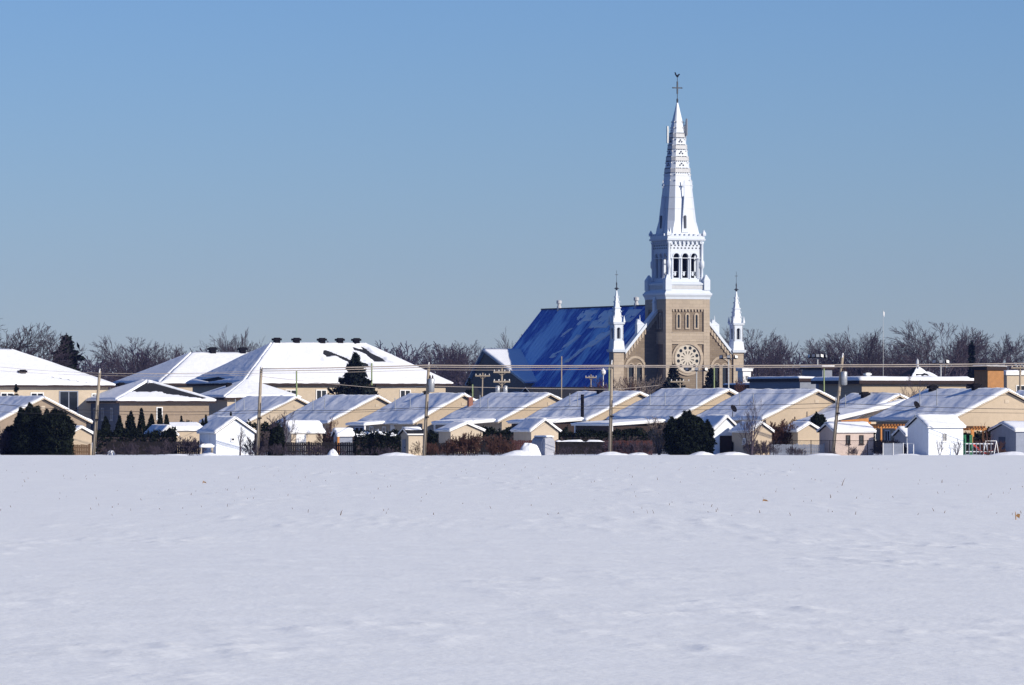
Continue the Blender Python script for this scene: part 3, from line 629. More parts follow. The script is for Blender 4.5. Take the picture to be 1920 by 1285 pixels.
# ------------------------------------------------------------------ bungalows along the street
def bungalow(label, apex_px, Y, eave, ridge, seed, W=10.4, D=14.0, wall=BEIGE, extra=None, wins=((2.2, 1.0), (5.6, 0.9), (8.0, 0.9), (11.2, 1.5)), vents=(), amp=0.10):
    s = sc_at(Y); px0 = apex_px - (W / 2) * CT / s
    t = gable_building('bungalow', label, 'house', px0, Y, W, D, eave - 0.28, ridge - 0.28, 'y', wall, 0.21, 0.55, seed, 'bungalows along the street', amp=amp, res=(56, 40), rover=0.30, fascia=CREAM)
    gv = MB(); gv.box(W / 2 - 0.2, W / 2 + 0.2, -0.04, -0.004, ridge - 1.2, ridge - 0.9); gv.build('gable_vent', CREAM, t)
    sl = (ridge - eave) / (W / 2)
    rng = random.Random(seed)
    for y, w in wins: window(t, D - y, 1.55, w, 1.05, 0.0, 'left')
    MB().box(-0.05, 0.0, D * 0.42, D * 0.42 + 0.95, 0.2, 2.25).build('door', TRIM, t)
    window(t, W * 0.3, 1.5, 1.1, 1.0, 0.0)
    for k in range(2):                        # plumbing vents standing through the snow
        x = W * 0.16 + rng.random() * 0.5; y = D * (0.45 + 0.2 * k) + rng.random(); z = eave + sl * x
        pipe(t, x, y, z - 0.2, z + 1.15 + rng.random() * 0.3, 0.05)
    for x, y, sz in vents:
        roof_vent(t, x, y, eave + sl * min(x, W - x) + 0.2, sz)
    return t, s
rowY = lambda i: 486 + (9 - i) * 16.5
B = {}
spec = [(1, 553, 2.75, 5.2, 'snow-roofed beige bungalow behind the white gabled shed', CREAM), (2, 706, 2.75, 5.3, 'snow-roofed beige bungalow right in front of the spruce', BEIGE),
        (3, 868, 2.75, 5.45, 'snow-roofed beige bungalow with the transformer pole across its roof', BEIGE), (4, 1030, 2.95, 5.45, 'snow-roofed beige bungalow with low back porch, below the double-crossarm pole', BEIGE),
        (5, 1198, 3.1, 5.55, 'snow-roofed beige bungalow with dark stovepipe and brown back extension', BEIGE), (6, 1366, 3.25, 5.75, 'snow-roofed beige bungalow straight below the church tower', BEIGE),
        (7, 1534, 3.25, 5.65, 'snow-roofed beige bungalow right of the tall round cedar', BEIGE), (8, 1722, 2.9, 5.25, 'snow-roofed cream bungalow with orange cedar porch gable', CREAM),
        (9, 1892, 3.25, 5.6, 'snow-roofed beige bungalow behind the large white shed', BEIGE), (10, 2052, 3.25, 5.5, 'snow-roofed bungalow cut off by the right edge', BEIGE), (0, 138, 2.9, 5.1, 'snow-roofed tan bungalow behind the dark hedge at the left edge', TAN)]
for i, ax, ev, rg, lab, wl in spec:
    Yi = {0: 560.0, 8: 512.0, 10: 502.0}.get(i, rowY(i))
    if i == 0: B[i] = bungalow(lab, ax - 60, Yi, ev, rg, 40, W=9.0, D=16.0, wall=wl)
    elif i == 8: B[i] = bungalow(lab, ax - 35, Yi, ev, rg, 48 * 3, W=9.6, D=9.0, wall=wl, wins=((2.2, 1.0), (5.6, 0.9)), vents=((4.0, 5.0, 0.8),))
    elif i == 10: B[i] = bungalow(lab, ax, Yi, ev, rg, 51, D=13, wall=GREYS)
    else: B[i] = bungalow(lab, ax, Yi, ev, rg, i * 13 + 3, wall=wl, D=14.2, vents={3: ((4.9, 9, 0.6),), 5: ((4.8, 8, 0.8),), 9: ((4.7, 12.5, 0.8), (5.0, 5.2, 0.8))}.get(i, ()))

def lean_to(t, x0, x1, y0, y1, zl, zh, posts, wall=None, snow=0.2, seed=0, roofm=TRIM, name='porch'):
    """shallow roof against the left wall of a house: low edge at x0, high at x1"""
    r = MB(); q = [(x0, y1, zl), (x0, y0, zl), (x1, y0, zh), (x1, y1, zh)]; roof_plane(r, q, 0.14); ro = r.build(name + '_roof', roofm, t)
    if snow: snow_slab('snow', q, snow, SNOW, ro, 20, 12, 0.06, seed)
    for (x, y) in posts: MB().box(x - 0.07, x + 0.07, y - 0.07, y + 0.07, 0, zl - 0.12).build(name + '_post', TRIM, t)
    if wall: MB().box(x0 + 0.3, x1 - 0.01, y0 + 0.3, y1 - 0.3, 0, zl - 0.15).build(name + '_wall', wall, t)
lean_to(B[4][0], -4.2, -0.55, 0.3, 8.0, 2.45, 2.75, [(-4.0, 0.5), (-4.0, 4.0), (-4.0, 7.7)], None, 0.22, 5)
lean_to(B[5][0], -5.2, -0.55, 0.2, 8.0, 2.6, 2.9, [(-5.0, 0.4)], SOFFIT, 0.22, 6, name='extension')
pipe(B[5][0], -0.35, 1.0, 0.5, 5.3, 0.17, 'stovepipe', DKMET)
lean_to(B[6][0], -6.5, -0.6, 1.0, 10, 2.45, 2.8, [(-6.3, 1.2), (-6.3, 9.5)], SOFFIT, 0.15, 7, name='extension')
lean_to(B[3][0], -3.0, -0.6, 7.0, 12.0, 2.3, 2.5, [(-2.8, 7.2)], None, 0.15, 9)
MB().box(2.0, 2.45, 12.8, 13.25, 3.2, 5.1).build('chimney', CHIMB, B[4][0])
# cedar porch gable and side extension on bungalow 8
t8 = B[8][0]
MB().plate([(-3.2, 2.55), (1.2, 2.55), (1.2, 3.1), (-3.2, 2.75)], [], -1.6, -1.5).build('porch_gable', ORWOOD, t8)
r_ = MB(); q_ = [(-3.9, 4.0, 2.65), (-3.9, -1.7, 2.65), (4.8, -1.7, 4.55), (4.8, 4.0, 4.55)]; roof_plane(r_, q_, 0.14); o_ = r_.build('porch_roof', TRIM, t8); snow_slab('snow', q_, 0.22, SNOW, o_, 30, 14, 0.08, 77)
for x in (-3.3, -1.0, 1.0): MB().box(x - 0.08, x + 0.08, -1.65, -1.49, 0, 2.54).build('porch_post', ORWOOD, t8)
for hh, (x, y, z) in ((7, (-0.4, 6, 3.9)), (9, (1.2, 9, 4.2)), (10, (0.5, 8.0, 4.0))):     # satellite dishes
    d = MB(); d.M = Matrix.Translation((x, y, z)) @ Matrix.Rotation(R(60), 4, 'X') @ Matrix.Rotation(R(20), 4, 'Y'); d.lathe([(0.02, 0), (0.2, 0.03), (0.38, 0.10), (0.38, 0.12), (0.02, 0.02)], 14); d.M = None; d.tube([(x, y, z), (x, y + 0.2, z - 0.9)], 0.03); d.build('satellite_dish', DKMET, B[hh][0])

# ------------------------------------------------------------------ bigger hipped houses on the left
def win_row(t, xs, z, w=1.45, h=1.25):
    for x in xs: window(t, x, z, w, h, 0.0)
def bare_big(S, T, wx, wy):
    def inside(v, a, b): return np.minimum(v - a, b - v)
    sh = 0.05 * fbm(T * 9, S * 3, 21, 2)
    a = np.minimum(inside(S + sh, 0.77, 0.91), inside(T, 0.50, 0.95) * 0.6)
    b = np.minimum(inside(S, 0.43, 0.74) * 0.5, inside(T + 0.25 * (S - 0.58) + 0.12 * np.sin(S * 21), 0.52, 0.74))
    return np.clip((np.maximum(a, b) + 0.10 * fbm(wx / 1.4, wy / 1.1, 8, 4) - 0.005) * 40, 0, 1) * (np.maximum(a, b) > -0.03)
def bare_leftpatch(S, T, wx, wy): return np.clip((0.10 - np.abs(T - 0.10) - 0.25 * np.abs(S - 0.38)) * 25, 0, 1)
Ya = 690.0
A3 = hip_building('apartment_house', 'broad cream apartment house with white hipped roof behind the spruce', 'building', 462, Ya, 26.3, 18.4, 7.0, 11.9, 7.0, 'x', CREAM, seed=3, bare_front=bare_big, bare_left=bare_leftpatch, wall_top=6.75, group='hipped apartment houses', res=(90, 50))
win_row(A3, (2.6, 5.8, 9.8, 20.9), 5.6)
for x in (7.6, 10.2, 13.6, 16.0, 18.2): roof_vent(A3, x, 9.2, 12.15, 1.0)
A2 = hip_building('apartment_house', 'cream apartment house with white hipped roof, half hidden behind the broad one', 'building', 304, 752.0, 26, 17.0, 7.2, 11.3, 7.4, 'x', CREAM, seed=13, wall_top=7.0, group='hipped apartment houses')
for x in (10.3, 14.6): roof_vent(A2, x, 8.3, 11.6, 1.1)
A1 = hip_building('apartment_house', 'cream apartment house with white hipped roof cut off by the left edge', 'building', -240, 640.0, 28.2, 16.0, 6.4, 10.6, 9.0, 'x', CREAM, seed=23, wall_top=6.35, group='hipped apartment houses',
    bare_front=lambda S, T, wx, wy: np.clip((0.055 - np.abs(T - 0.03 - (0.93 - S) * 1.6)) * 30, 0, 1) * (S > 0.80) * (S < 0.93))
win_row(A1, (19.6, 16.0), 4.9, 1.6, 1.7)
window(A1, 23.4, 4.7, 2.3, 2.5, 0.0, frame=GREYS); window(A1, 26.6, 4.9, 0.9, 1.5, 0.0, mull=0)
roof_vent(A1, 18.5, 1.9, 7.9, 0.9); roof_vent(A1, 13, 8.0, 10.9, 1.0)
def bare_h(S, T, wx, wy): return np.clip((np.minimum(T - 0.40 * np.clip(1 - (S - 0.5) / 0.42, 0.12, 1), 0.95 - T) + 0.03 + 0.16 * fbm(wx / 1.2, wy / 0.8, 4, 3)) * 26, 0, 1)
HL = hip_building('hipped_house', 'tan and dark-blue hipped house with bare shingles on its front slope', 'house', 224, 642.0, 10.8, 12.4, 4.8, 7.0, 5.3, 'y', TAN, 0.24, 0.6, 33, bare_front=bare_h, wall_top=4.55)
MB().box(-0.03, -0.004, 0.02, 12.38, 0, 4.5).build('side_cladding', NAVY, HL)
for y in (2.4, 5.4, 8.0, 10.6): window(HL, y, 3.3, 0.8, 1.4, -0.035, 'left', frame=GREYS)
window(HL, 4.8, 3.4, 0.75, 1.4, 0.0, mull=0)
for x, y in ((3.7, 9.6), (4.6, 6.9)): roof_vent(HL, x, y, 6.5, 0.8)
A4 = hip_building('hipped_house', 'small cream house with a white pyramid roof in front of the broad apartment house', 'house', 426, 664.0, 8.6, 9.4, 5.2, 7.2, 4.2, 'x', CREAM, 0.22, 0.5, 43, wall_top=4.95)
window(A4, 2.0, 3.6, 1.0, 1.1, 0.0); roof_vent(A4, 2.0, 4.8, 6.6, 0.7)

# ------------------------------------------------------------------ sheds at the back of the yards
def shed(label, px, Y, W, D, eave, ridge, axis, wall, seed, snow=0.12, over=0.16, name='shed', roofm=SHING, fascia=TRIM):
    return gable_building(name, label, 'shed', px, Y, W, D, eave, ridge, axis, wall, snow, over, seed, 'garden sheds', amp=0.05, res=(16, 12), roofm=roofm, fascia=fascia)
def sY(Y): return sc_at(Y)
t = shed('small beige gabled shed between dark hedge and leaning pole', 132, 476, 1.9, 1.8, 1.75, 2.25, 'y', BEIGE, 201)
t = shed('dark shed with snowy roof behind the pointed cedars', 302, 484, 1.4, 3.9, 1.6, 2.25, 'y', SOFFIT, 202)
t = shed('low beige shed with flat snowy roof beside the white shed', 318, 492, 3.0, 2.4, 2.0, 2.35, 'x', BEIGE, 203, snow=0.24)
t = shed('white gabled shed with bare sapling in front', 405, 477, 3.45, 3.9, 1.85, 3.0, 'y', WHITEW, 204); window(t, 1.5, 1.35, 0.32, 0.25, 0.0, mull=0, dark=GLASS); door(t, 2.0, 0.9, 1.8, 0.0, WHITEW, 'left')
t = shed('beige shed with snowy front slope beside the bare round bush', 546, 486, 2.9, 2.3, 1.85, 2.65, 'x', CREAM, 205); door(t, 0.9, 0.9, 1.7, 0.0, TRIM)
t = shed('tiny grey hut with orange corner post behind the dark fence', 634, 482, 1.3, 1.0, 1.6, 2.0, 'x', GREYS, 206); MB().box(-0.12, 0.06, -0.16, -0.02, 0, 1.7).build('corner_post', ORWOOD, t)
t = shed('cream shed with grey side and dark shingle roof left of the transformer pole', 766, 475, 1.3, 1.75, 1.75, 2.15, 'x', CREAM, 207, snow=0.0); snow_slab('snow', [(-0.1, 0.5, 2.12), (1.4, 0.5, 2.12), (1.4, 0.88, 2.34), (-0.1, 0.88, 2.34)], 0.08, SNOW, t, 14, 8, 0.04, 9); door(t, 0.9, 0.7, 1.3, 0.0, GREYS, 'left')
t = shed('beige gabled shed above the round brown brush', 845, 490, 3.0, 2.6, 1.95, 2.55, 'y', CREAM, 208)
t = shed('beige gabled shed behind the red fence and the snow heap', 996, 487, 2.55, 3.7, 1.95, 2.85, 'y', CREAM, 209)
t = shed('white gabled shed with dark door right of the tall round cedar', 1335, 480, 2.75, 3.5, 1.85, 3.1, 'y', WHITEW, 210); door(t, 1.35, 1.25, 1.6, 0.0, SOFFIT)
t = shed('beige gabled shed with lavender side behind the multi-stemmed tree', 1408, 476, 1.95, 3.6, 1.95, 2.6, 'y', BEIGE, 211); window(t, 1.2, 1.2, 0.5, 0.5, 0.0, 'left')
t = shed('beige gabled shed standing in the reddish brush', 1496, 482, 2.15, 2.8, 1.95, 2.55, 'y', BEIGE, 212)
t = shed('pinkish shed with two narrow dark windows behind the wire fence', 1566, 474, 3.6, 2.9, 1.95, 2.55, 'x', PINK, 213); window(t, 1.2, 1.35, 0.38, 0.75, 0.0, mull=0, frame=SOFFIT); window(t, 2.45, 1.35, 0.38, 0.75, 0.0, mull=0, frame=SOFFIT)
t = shed('large bright white shed with one window beside the white fence', 1741, 471, 3.25, 3.7, 2.35, 3.2, 'x', WHITEW, 214); window(t, 1.5, 1.55, 0.42, 0.7, 0.0, frame=TRIM)
t = shed('small grey shed under the cedar pergola', 1700, 482, 0.5, 2.2, 1.6, 2.15, 'x', GREYS, 215)
t = shed('grey-blue shed with snowy roof at the right edge', 1905, 477, 2.6, 4.4, 2.0, 2.6, 'x', GREYS, 216); door(t, 2.4, 1.1, 1.5, 0.0, NAVY, 'left')

# ------------------------------------------------------------------ fences
def board_fence(label, px0, px1, Y, h, m, seed=0, Y1=None, snowtop=False):
    Y1 = Y if Y1 is None else Y1
    p0 = Vector((X_at(px0, Y), Y, 0)); p1 = Vector((X_at(px1, Y1), Y1, 0)); L = (p1 - p0).length
    t = thing('board_fence', label, 'fence', p0, math.atan2(p1.y - p0.y, p1.x - p0.x), 'back yard fences')
    rng = random.Random(seed); b = MB(); x = 0
    while x < L - 0.05:
        w = min(0.145, L - x); hh = h + rng.uniform(-0.03, 0.03); y = rng.uniform(-0.008, 0.008)
        b.box(x, x + w - 0.012, y - 0.012, y + 0.012, 0.05, hh); x += 0.15
    b.build('boards', m, t, stuff=True)
    n = max(2, int(L / 2.2) + 1)
    for i in range(n): MB().box(i * L / (n - 1) - 0.06, i * L / (n - 1) + 0.06, 0.03, 0.15, 0, h + 0.08).build('post', m, t)
    for z in (0.3, h - 0.3): MB().box(0, L, 0.021, 0.07, z, z + 0.09).build('rail', m, t)
    if snowtop: snow_slab('snow', [(0, -0.08, h + 0.04), (L, -0.08, h + 0.04), (L, 0.14, h + 0.05), (0, 0.14, h + 0.05)], 0.09, SNOW, t, 30, 5, 0.05, seed, bare=lambda S, T, wx, wy: np.clip(fbm(wx / 0.8, wy, seed, 3) * 9 - 0.2, 0, 1))
    return t
board_fence('brown board fence between the dark hedge and the leaning pole', 134, 168, 472, 0.95, BRWOOD, 1)
board_fence('dark board fence running behind the pointed cedars', 200, 372, 480, 1.15, DKWOOD, 2)
board_fence('long dark board fence between the white shed and the snowy hedge', 478, 680, 474, 1.12, DKWOOD, 3)
board_fence('dark board fence between the transformer pole and the round brush', 792, 850, 476, 1.05, DKWOOD, 4)
board_fence('dark board fence behind the round brown brush', 850, 958, 480, 1.15, DKWOOD, 14)
board_fence('dark board fence behind the hedge with snow patches', 680, 752, 478, 1.05, DKWOOD, 15)
board_fence('dark board fence between the two pole-side beige sheds', 1372, 1410, 479, 1.1, DKWOOD, 16)
board_fence('red-brown board fence below the beige shed at the snow heap', 958, 1045, 482, 1.25, BRICKR, 5)
board_fence('low dark slatted fence topped with snow left of the middle pole', 1043, 1132, 476, 1.15, DKWOOD, 6, snowtop=True)
board_fence('red-brown board fence right of the middle pole', 1132, 1222, 478, 1.25, BRICKR, 7)
board_fence('dark board fence behind the tall round cedar', 1222, 1300, 484, 1.3, DKWOOD, 8)
board_fence('grey picket fence below the brush between two beige sheds', 1445, 1545, 475, 0.95, GREYS, 9)
board_fence('dark board fence behind the cedar pergola', 1640, 1712, 486, 1.2, DKWOOD, 10)
def wire_fence(label, px0, px1, Y, h, n):
    x0, x1 = X_at(px0, Y), X_at(px1, Y); L = x1 - x0
    t = thing('wire_fence', label, 'fence', (x0, Y, 0), 0)
    for i in range(n + 1): MB().tube([(i * L / n, 0, 0), (i * L / n, 0, h + 0.05)], 0.035, 6).build('post', DKMET, t)
    MB().tube([(0, 0, h), (L, 0, h)], 0.022, 6).build('rail', DKMET, t)
    m = MB(); k = -h
    while k < L:
        for sgn in (0, 1):
            a, b = (k, 0.05), (k + h, h)
            pts = []
            for (x, z) in (a, b):
                pts.append((x, z))
            (xa, za), (xb, zb) = pts
            if xa < 0: za += -xa * (zb - za) / (xb - xa); xa = 0
            if xb > L: zb -= (xb - L) * (zb - za) / (xb - xa); xb = L
            if sgn: za, zb = h + 0.05 - za, h + 0.05 - zb
            m.tube([(xa, 0.0, za), (xb, 0.0, zb)], 0.0035, 3)
        k += 0.14
    m.build('wire_mesh', DKMET, t, stuff=True)
wire_fence('thin dark wire-mesh fence in front of the pinkish shed', 1450, 1662, 468, 1.3, 6)
t = thing('picket_fence', 'white framed fence panels in front of the large white shed', 'fence', (X_at(1656, 467), 467, 0), 0)
for i, x in enumerate((0, 0.83, 1.65, 2.0, 2.5)): MB().box(x - 0.03, x + 0.03, -0.03, 0.03, 0, 1.12 if i < 4 else 1.0).build('post', TRIM, t)
MB().box(0, 2.5, -0.015, 0.015, 1.06, 1.10).build('rail', GREYS, t); MB().box(0.05, 1.6, 0.0, 0.012, 0.1, 1.04).build('panel', GREYS, t)
t = thing('picket_fence', 'white picket fence between the large white shed and the slide', 'fence', (X_at(1810, 469), 469, 0), 0)
for k in range(8): MB().box(k * 0.3, k * 0.3 + 0.05, -0.02, 0.02, 0.05, 1.12).build('picket', GREYS, t)
for z in (0.35, 1.0): MB().box(0, 2.3, 0.022, 0.05, z, z + 0.08).build('rail', TRIM, t)

# ------------------------------------------------------------------ yard things
def pergola(label, px, Y, W, D, h, n):
    t = thing('pergola', label, 'pergola', (X_at(px, Y), Y, 0), TOWN)
    for x in (0, W):
        for y in (0, D): MB().box(x - 0.07, x + 0.07, y - 0.07, y + 0.07, 0, h).build('post', ORWOOD, t)
    for y in (0, D): MB().box(-0.3, W + 0.3, y - 0.05, y + 0.05, h + 0.002, h + 0.2).build('beam', ORWOOD, t)
    for k in range(n): x = W * k / (n - 1); MB().box(x - 0.035, x + 0.035, -0.4, D + 0.4, h + 0.203, h + 0.36).build('rafter', ORWOOD, t)
pergola('orange cedar pergola between the pinkish shed and the large white shed', 1652, 488, 2.3, 1.6, 2.25, 9)
pergola('orange cedar play-frame roof right of the large white shed', 1822, 480, 1.1, 1.8, 2.1, 5)
t = thing('playground_slide', 'green and red plastic playground slide behind the white picket fence', 'slide', (X_at(1818, 474), 474, 0), R(10))
MB().box(-0.45, 0.15, -0.3, 0.3, 1.0, 1.1).build('platform', GREEN, t)
for x in (-0.42, 0.12):
    for y in (-0.27, 0.27): MB().box(x - 0.04, x + 0.04, y - 0.04, y + 0.04, 0, 1.75).build('post', GREEN, t)
MB().plate([(0.16, 1.1), (0.5, 0.85), (1.1, 0.35), (1.5, 0.22), (1.5, 0.12), (1.1, 0.22), (0.5, 0.7), (0.16, 0.95)], [], -0.25, 0.25).build('chute', RED, t)
t = thing('swing_set', 'small white swing frame right of the red slide', 'swing', (X_at(1848, 473), 473, 0), 0)
for x in (0, 0.9):
    for sgn in (-1, 1): MB().tube([(x, 0, 1.25), (x + 0.25 * sgn, sgn * 0.4, 0)], 0.035).build('leg', TRIM, t)
MB().tube([(0, 0, 1.25), (0.9, 0, 1.25)], 0.035).build('crossbar', TRIM, t); MB().box(0.3, 0.62, -0.1, 0.1, 0.42, 0.46).build('seat', RED, t)
for x in (0.33, 0.59): MB().tube([(x, 0, 1.25), (x, 0, 0.46)], 0.01, 4).build('chain', DKMET, t)
t = thing('garden_table', 'pale snow-covered garden table left of the white shed', 'table', (X_at(376, 470), 470, 0), R(12))
MB().box(0, 1.1, 0, 0.7, 0.72, 0.77).build('table_top', TRIM, t)
for x in (0.08, 1.02):
    for y in (0.08, 0.62): MB().box(x - 0.04, x + 0.04, y - 0.04, y + 0.04, 0, 0.718).build('leg', CREAM, t)
snow_slab('snow', [(0, 0, 0.772), (1.1, 0, 0.772), (1.1, 0.7, 0.772), (0, 0.7, 0.772)], 0.22, SNOW, t, 12, 10, 0.05, 4)
t = thing('tarp_shelter', 'grey arched tarp shelter beside the snow heap', 'shelter', (X_at(1015, 473), 473, 0), TOWN)
MB().plate(arch(0.62, 1.24, 0.0, 1.05, 12), [], 0, 2.0).build('cover', TARP, t, False); MB().plate(arch(0.62, 1.0, 0.02, 1.0, 10), [], -0.03, -0.004).build('door_flap', TARP, t)
snow_slab('snow', [(0.2, -0.05, 1.56), (1.05, -0.05, 1.56), (1.05, 2.0, 1.58), (0.2, 2.0, 1.58)], 0.14, SNOW, t, 12, 12, 0.05, 3)

def snow_mound(label, px, Y, w, d, h, seed, rz=0.0):
    t = thing('snow_heap', label, 'snow heap', (X_at(px, Y), Y, 0), rz, 'snow heaps at the field edge')
    n = 34; S, T = np.meshgrid(np.linspace(-1, 1, n), np.linspace(-1, 1, n)); r2 = S * S + T * T
    Z = h * np.clip(1 - r2, 0, 1) ** 0.8 * (1 + 0.7 * fbm(S * 1.6, T * 1.6, seed, 4)) - 0.02
    V = np.stack([S * w / 2, T * d / 2, Z], -1).reshape(-1, 3); i = np.arange(n * n).reshape(n, n); F = np.stack([i[:-1, :-1], i[:-1, 1:], i[1:, 1:], i[1:, :-1]], -1).reshape(-1, 4)
    npmesh('snow', V, F, SNOW, t, True)
for args in (('big rounded snow heap left of the grey tarp shelter', 993, 470, 2.0, 1.6, 1.15, 1), ('low rough snow heap in front of the big rounded heap', 975, 466, 3.6, 2.0, 0.55, 2), ('low snow heap at the foot of the middle pole', 1150, 466, 3.4, 1.8, 0.40, 3),
             ('smooth low snow heap in front of the tall round cedar', 1316, 466, 2.6, 2.0, 0.42, 4), ('long smooth snow heap in front of the white shed with dark door', 1372, 467, 3.6, 2.2, 0.40, 5), ('low snow heap in front of the pinkish shed', 1545, 466, 3.6, 2.0, 0.30, 6),
             ('snow heap below the large white shed', 1700, 466, 3.0, 2.0, 0.25, 7), ('snow heap at the right edge', 1900, 465, 4.5, 2.2, 0.40, 8), ('pointed snow heap at the long dark fence', 624, 468, 1.0, 1.0, 0.55, 9), ('low snow heap in front of the cream shed with dark roof', 745, 467, 3.6, 2.0, 0.32, 10),
             ('snow lump between leaning pole and pointed cedars', 207, 470, 0.9, 0.8, 0.55, 11), ('low snow heap below the dark shed behind pointed cedars', 330, 466, 2.6, 1.6, 0.25, 12), ('low snow heap below the small garden table', 392, 467, 2.2, 1.5, 0.30, 13), ('low snow heap left of the bare multi-stemmed tree', 1195, 467, 2.2, 1.6, 0.35, 14)):
    snow_mound(*args)

# ------------------------------------------------------------------ utility poles and cables
def W3(px, py, Y): return Vector((X_at(px, Y), Y, Z_at(py, Y)))
def utility_pole(label, bpx, tpx, tpy, Y, r=0.16, m=POLEW, transformer=None, group='utility poles along the field edge', arms=(), arm_w=1.1, fittings=True, name='utility_pole', cans=()):
    b = Vector((X_at(bpx, Y), Y, -0.05)); top = W3(tpx, tpy, Y)
    t = thing(name, label, 'pole', (b.x, Y, 0), 0, group); d = top - b
    MB().tube([(0, 0, -0.05), tuple(d * 0.5), tuple(d)], [r, r * 0.9, r * 0.75], 10).build('pole', m, t, True)
    if transformer is not None:
        k = transformer; c = d * k + Vector((0.30, -0.10, 0))
        tr = MB(); tr.lathe([(0.05, c.z - 0.62), (0.25, c.z - 0.60), (0.26, c.z + 0.45), (0.22, c.z + 0.52), (0.05, c.z + 0.55)], 14, (c.x, c.y)); to = tr.build('transformer', METAL, t, True)
        for s in (-0.1, 0.1): MB().lathe([(0.05, c.z + 0.5), (0.07, c.z + 0.62), (0.03, c.z + 0.8)], 8, (c.x + s, c.y)).build('bushing', SOFFIT, to)
    for ay in arms:
        z = Z_at(ay, Y); a = d * (z / d.z)
        ar = MB(); ar.M = Matrix.Translation((a.x, -r - 0.07, z)) @ Matrix.Rotation(R(8), 4, 'Z'); ar.box(-arm_w, arm_w, -0.06, 0.06, -0.09, 0.09); ao = ar.build('crossarm', m, t)
        for s in (-0.9, -0.35, 0.35, 0.9):
            i_ = MB(); i_.M = ar.M; i_.lathe([(0.03, 0.09), (0.06, 0.14), (0.06, 0.24), (0.03, 0.28)], 6, (s * arm_w, 0)); i_.build('insulator', TRIM, ao)
        for s in (-1, 1): MB().tube([(a.x + s * arm_w * 0.5, -r - 0.02, z - 0.05), (a.x, -r + 0.02, z - arm_w * 0.45)], 0.03, 4).build('brace', m, t)
    for dx in cans:
        z = Z_at(arms[-1], Y) - 0.9; tr = MB(); tr.lathe([(0.05, z - 0.5), (0.26, z - 0.48), (0.26, z + 0.4), (0.05, z + 0.5)], 12, (dx, -0.3)); tr.build('transformer', METAL, t, True)
    if fittings:
        z = d.z * 0.42; a = d * 0.42
        MB().box(a.x - 0.05, a.x + 0.25, -r - 0.16, -r + 0.02, z, z + 0.12).build('cable_clamp', DKMET, t)
        MB().tube([tuple(d * 0.98 + Vector((-0.02, -0.1, 0))), tuple(d * 1.01 + Vector((0.02, -0.1, 0.12)))], 0.05, 6).build('pole_top_insulator', TRIM, t)
        MB().tube([(0.12, -r + 0.02, 0.1), tuple(d * 0.6 + Vector((0.10, -r * 0.9, 0)))], 0.02, 5).build('ground_wire', DKMET, t)
    return t
PY = 469.0
poles = [(175, 187, 697, None), (482, 490, 690, None), (795, 804, 685, 0.78), (1144, 1147, 681, None), (1561, 1580, 668, 0.78)]
plab = ['bare wooden utility pole leaning right in front of the dark-blue house wall', 'wooden utility pole beside the white gabled shed', 'wooden utility pole with grey transformer in front of the third bungalow', 'wooden utility pole below the left church turret', 'leaning wooden utility pole with grey transformer beside the pinkish shed']
for (bx, tx, ty, tr), lb in zip(poles, plab): utility_pole(lb, bx, tx, ty, PY, transformer=tr)
def cable(label, pts, r, m, sag=0.0, group='overhead cables', name='cable'):
    """pts = (px, py, Y) supports; each span hangs with the given sag in metres"""
    P = [W3(*p) for p in pts]; path = []
    for a, b in zip(P[:-1], P[1:]):
        for k in range(10 if b is not P[-1] else 11):
            u = k / 10; q = a.lerp(b, u); q.z -= 4 * sag * u * (1 - u); path.append(q)
    o = MB().tube([tuple(q) for q in path], r, 5).build(name, m, None, True); return tag(o, label, 'cable', group)
Q = PY - 0.25
cable('upper thick pale cable crossing in front of the church facade', [(490, 692, Q), (804, 685, Q), (1147, 685.5, Q), (1578, 684.5, Q), (1990, 680.5, Q)], 0.048, CABLE, 0.04)
cable('second thick pale cable just below the upper one', [(490, 696, Q), (804, 688.5, Q), (1147, 688, Q), (1578, 688, Q), (1990, 684, Q)], 0.035, CABLE, 0.05)
cable('pale cable at roof height of the church eaves', [(187, 700, Q), (490, 700, Q), (804, 693.5, Q), (1147, 692, Q)], 0.018, CABLE, 0.06)
cable('thin cable crossing the left apartment house roof', [(-60, 682, Q), (187, 700, Q), (490, 695, Q)], 0.014, CABLE, 0.12)
cable('second thin cable crossing the left apartment house roof', [(-60, 690, Q), (187, 704, Q), (490, 703, Q)], 0.012, CABLE, 0.12)
cable('sloping pale cable in front of the spruce', [(490, 706, Q), (712, 728, 560), (803, 724, Q), (1147, 730, 540), (1240, 722, 620)], 0.02, CABLE, 0.05)
cable('dark telephone cable sagging across the bungalow roofs', [(-60, 752, Q), (182, 770, Q), (486, 770, Q), (798, 764, Q), (1145, 760, Q), (1567, 756, Q), (1990, 768, Q)], 0.022, DKCABLE, 0.12)
cable('second dark telephone cable just below the first', [(-60, 768, Q), (181, 776, Q), (486, 774, Q), (798, 767, Q), (1145, 766, Q), (1567, 764, Q), (1990, 775, Q)], 0.014, DKCABLE, 0.14)
cable('dark service cable rising across the right bungalow roofs', [(1145, 744, Q), (1360, 738, Q), (1572, 734, Q), (1800, 742, Q), (1990, 736, Q)], 0.012, DKCABLE, 0.1)
cable('dark service cable from the middle pole to the bungalow with stovepipe', [(1146, 742, Q), (1040, 742, 540), (880, 744, 600)], 0.012, DKCABLE, 0.08)
G2 = 'poles in the town'
utility_pole('pole with two crossarms and grey transformers left of the church roof', 940, 941, 692, 640, 0.15, arms=(698, 716), arm_w=0.95, group=G2, fittings=False, cans=(-0.4, 0.45))
utility_pole('distant pole with tilted crossarm beside the double-crossarm pole', 902, 905, 700, 760, 0.12, arms=(705,), arm_w=1.0, group=G2, fittings=False)
utility_pole('thin pole in front of the church roof', 1052, 1053, 669, 820, 0.12, group=G2, fittings=False)
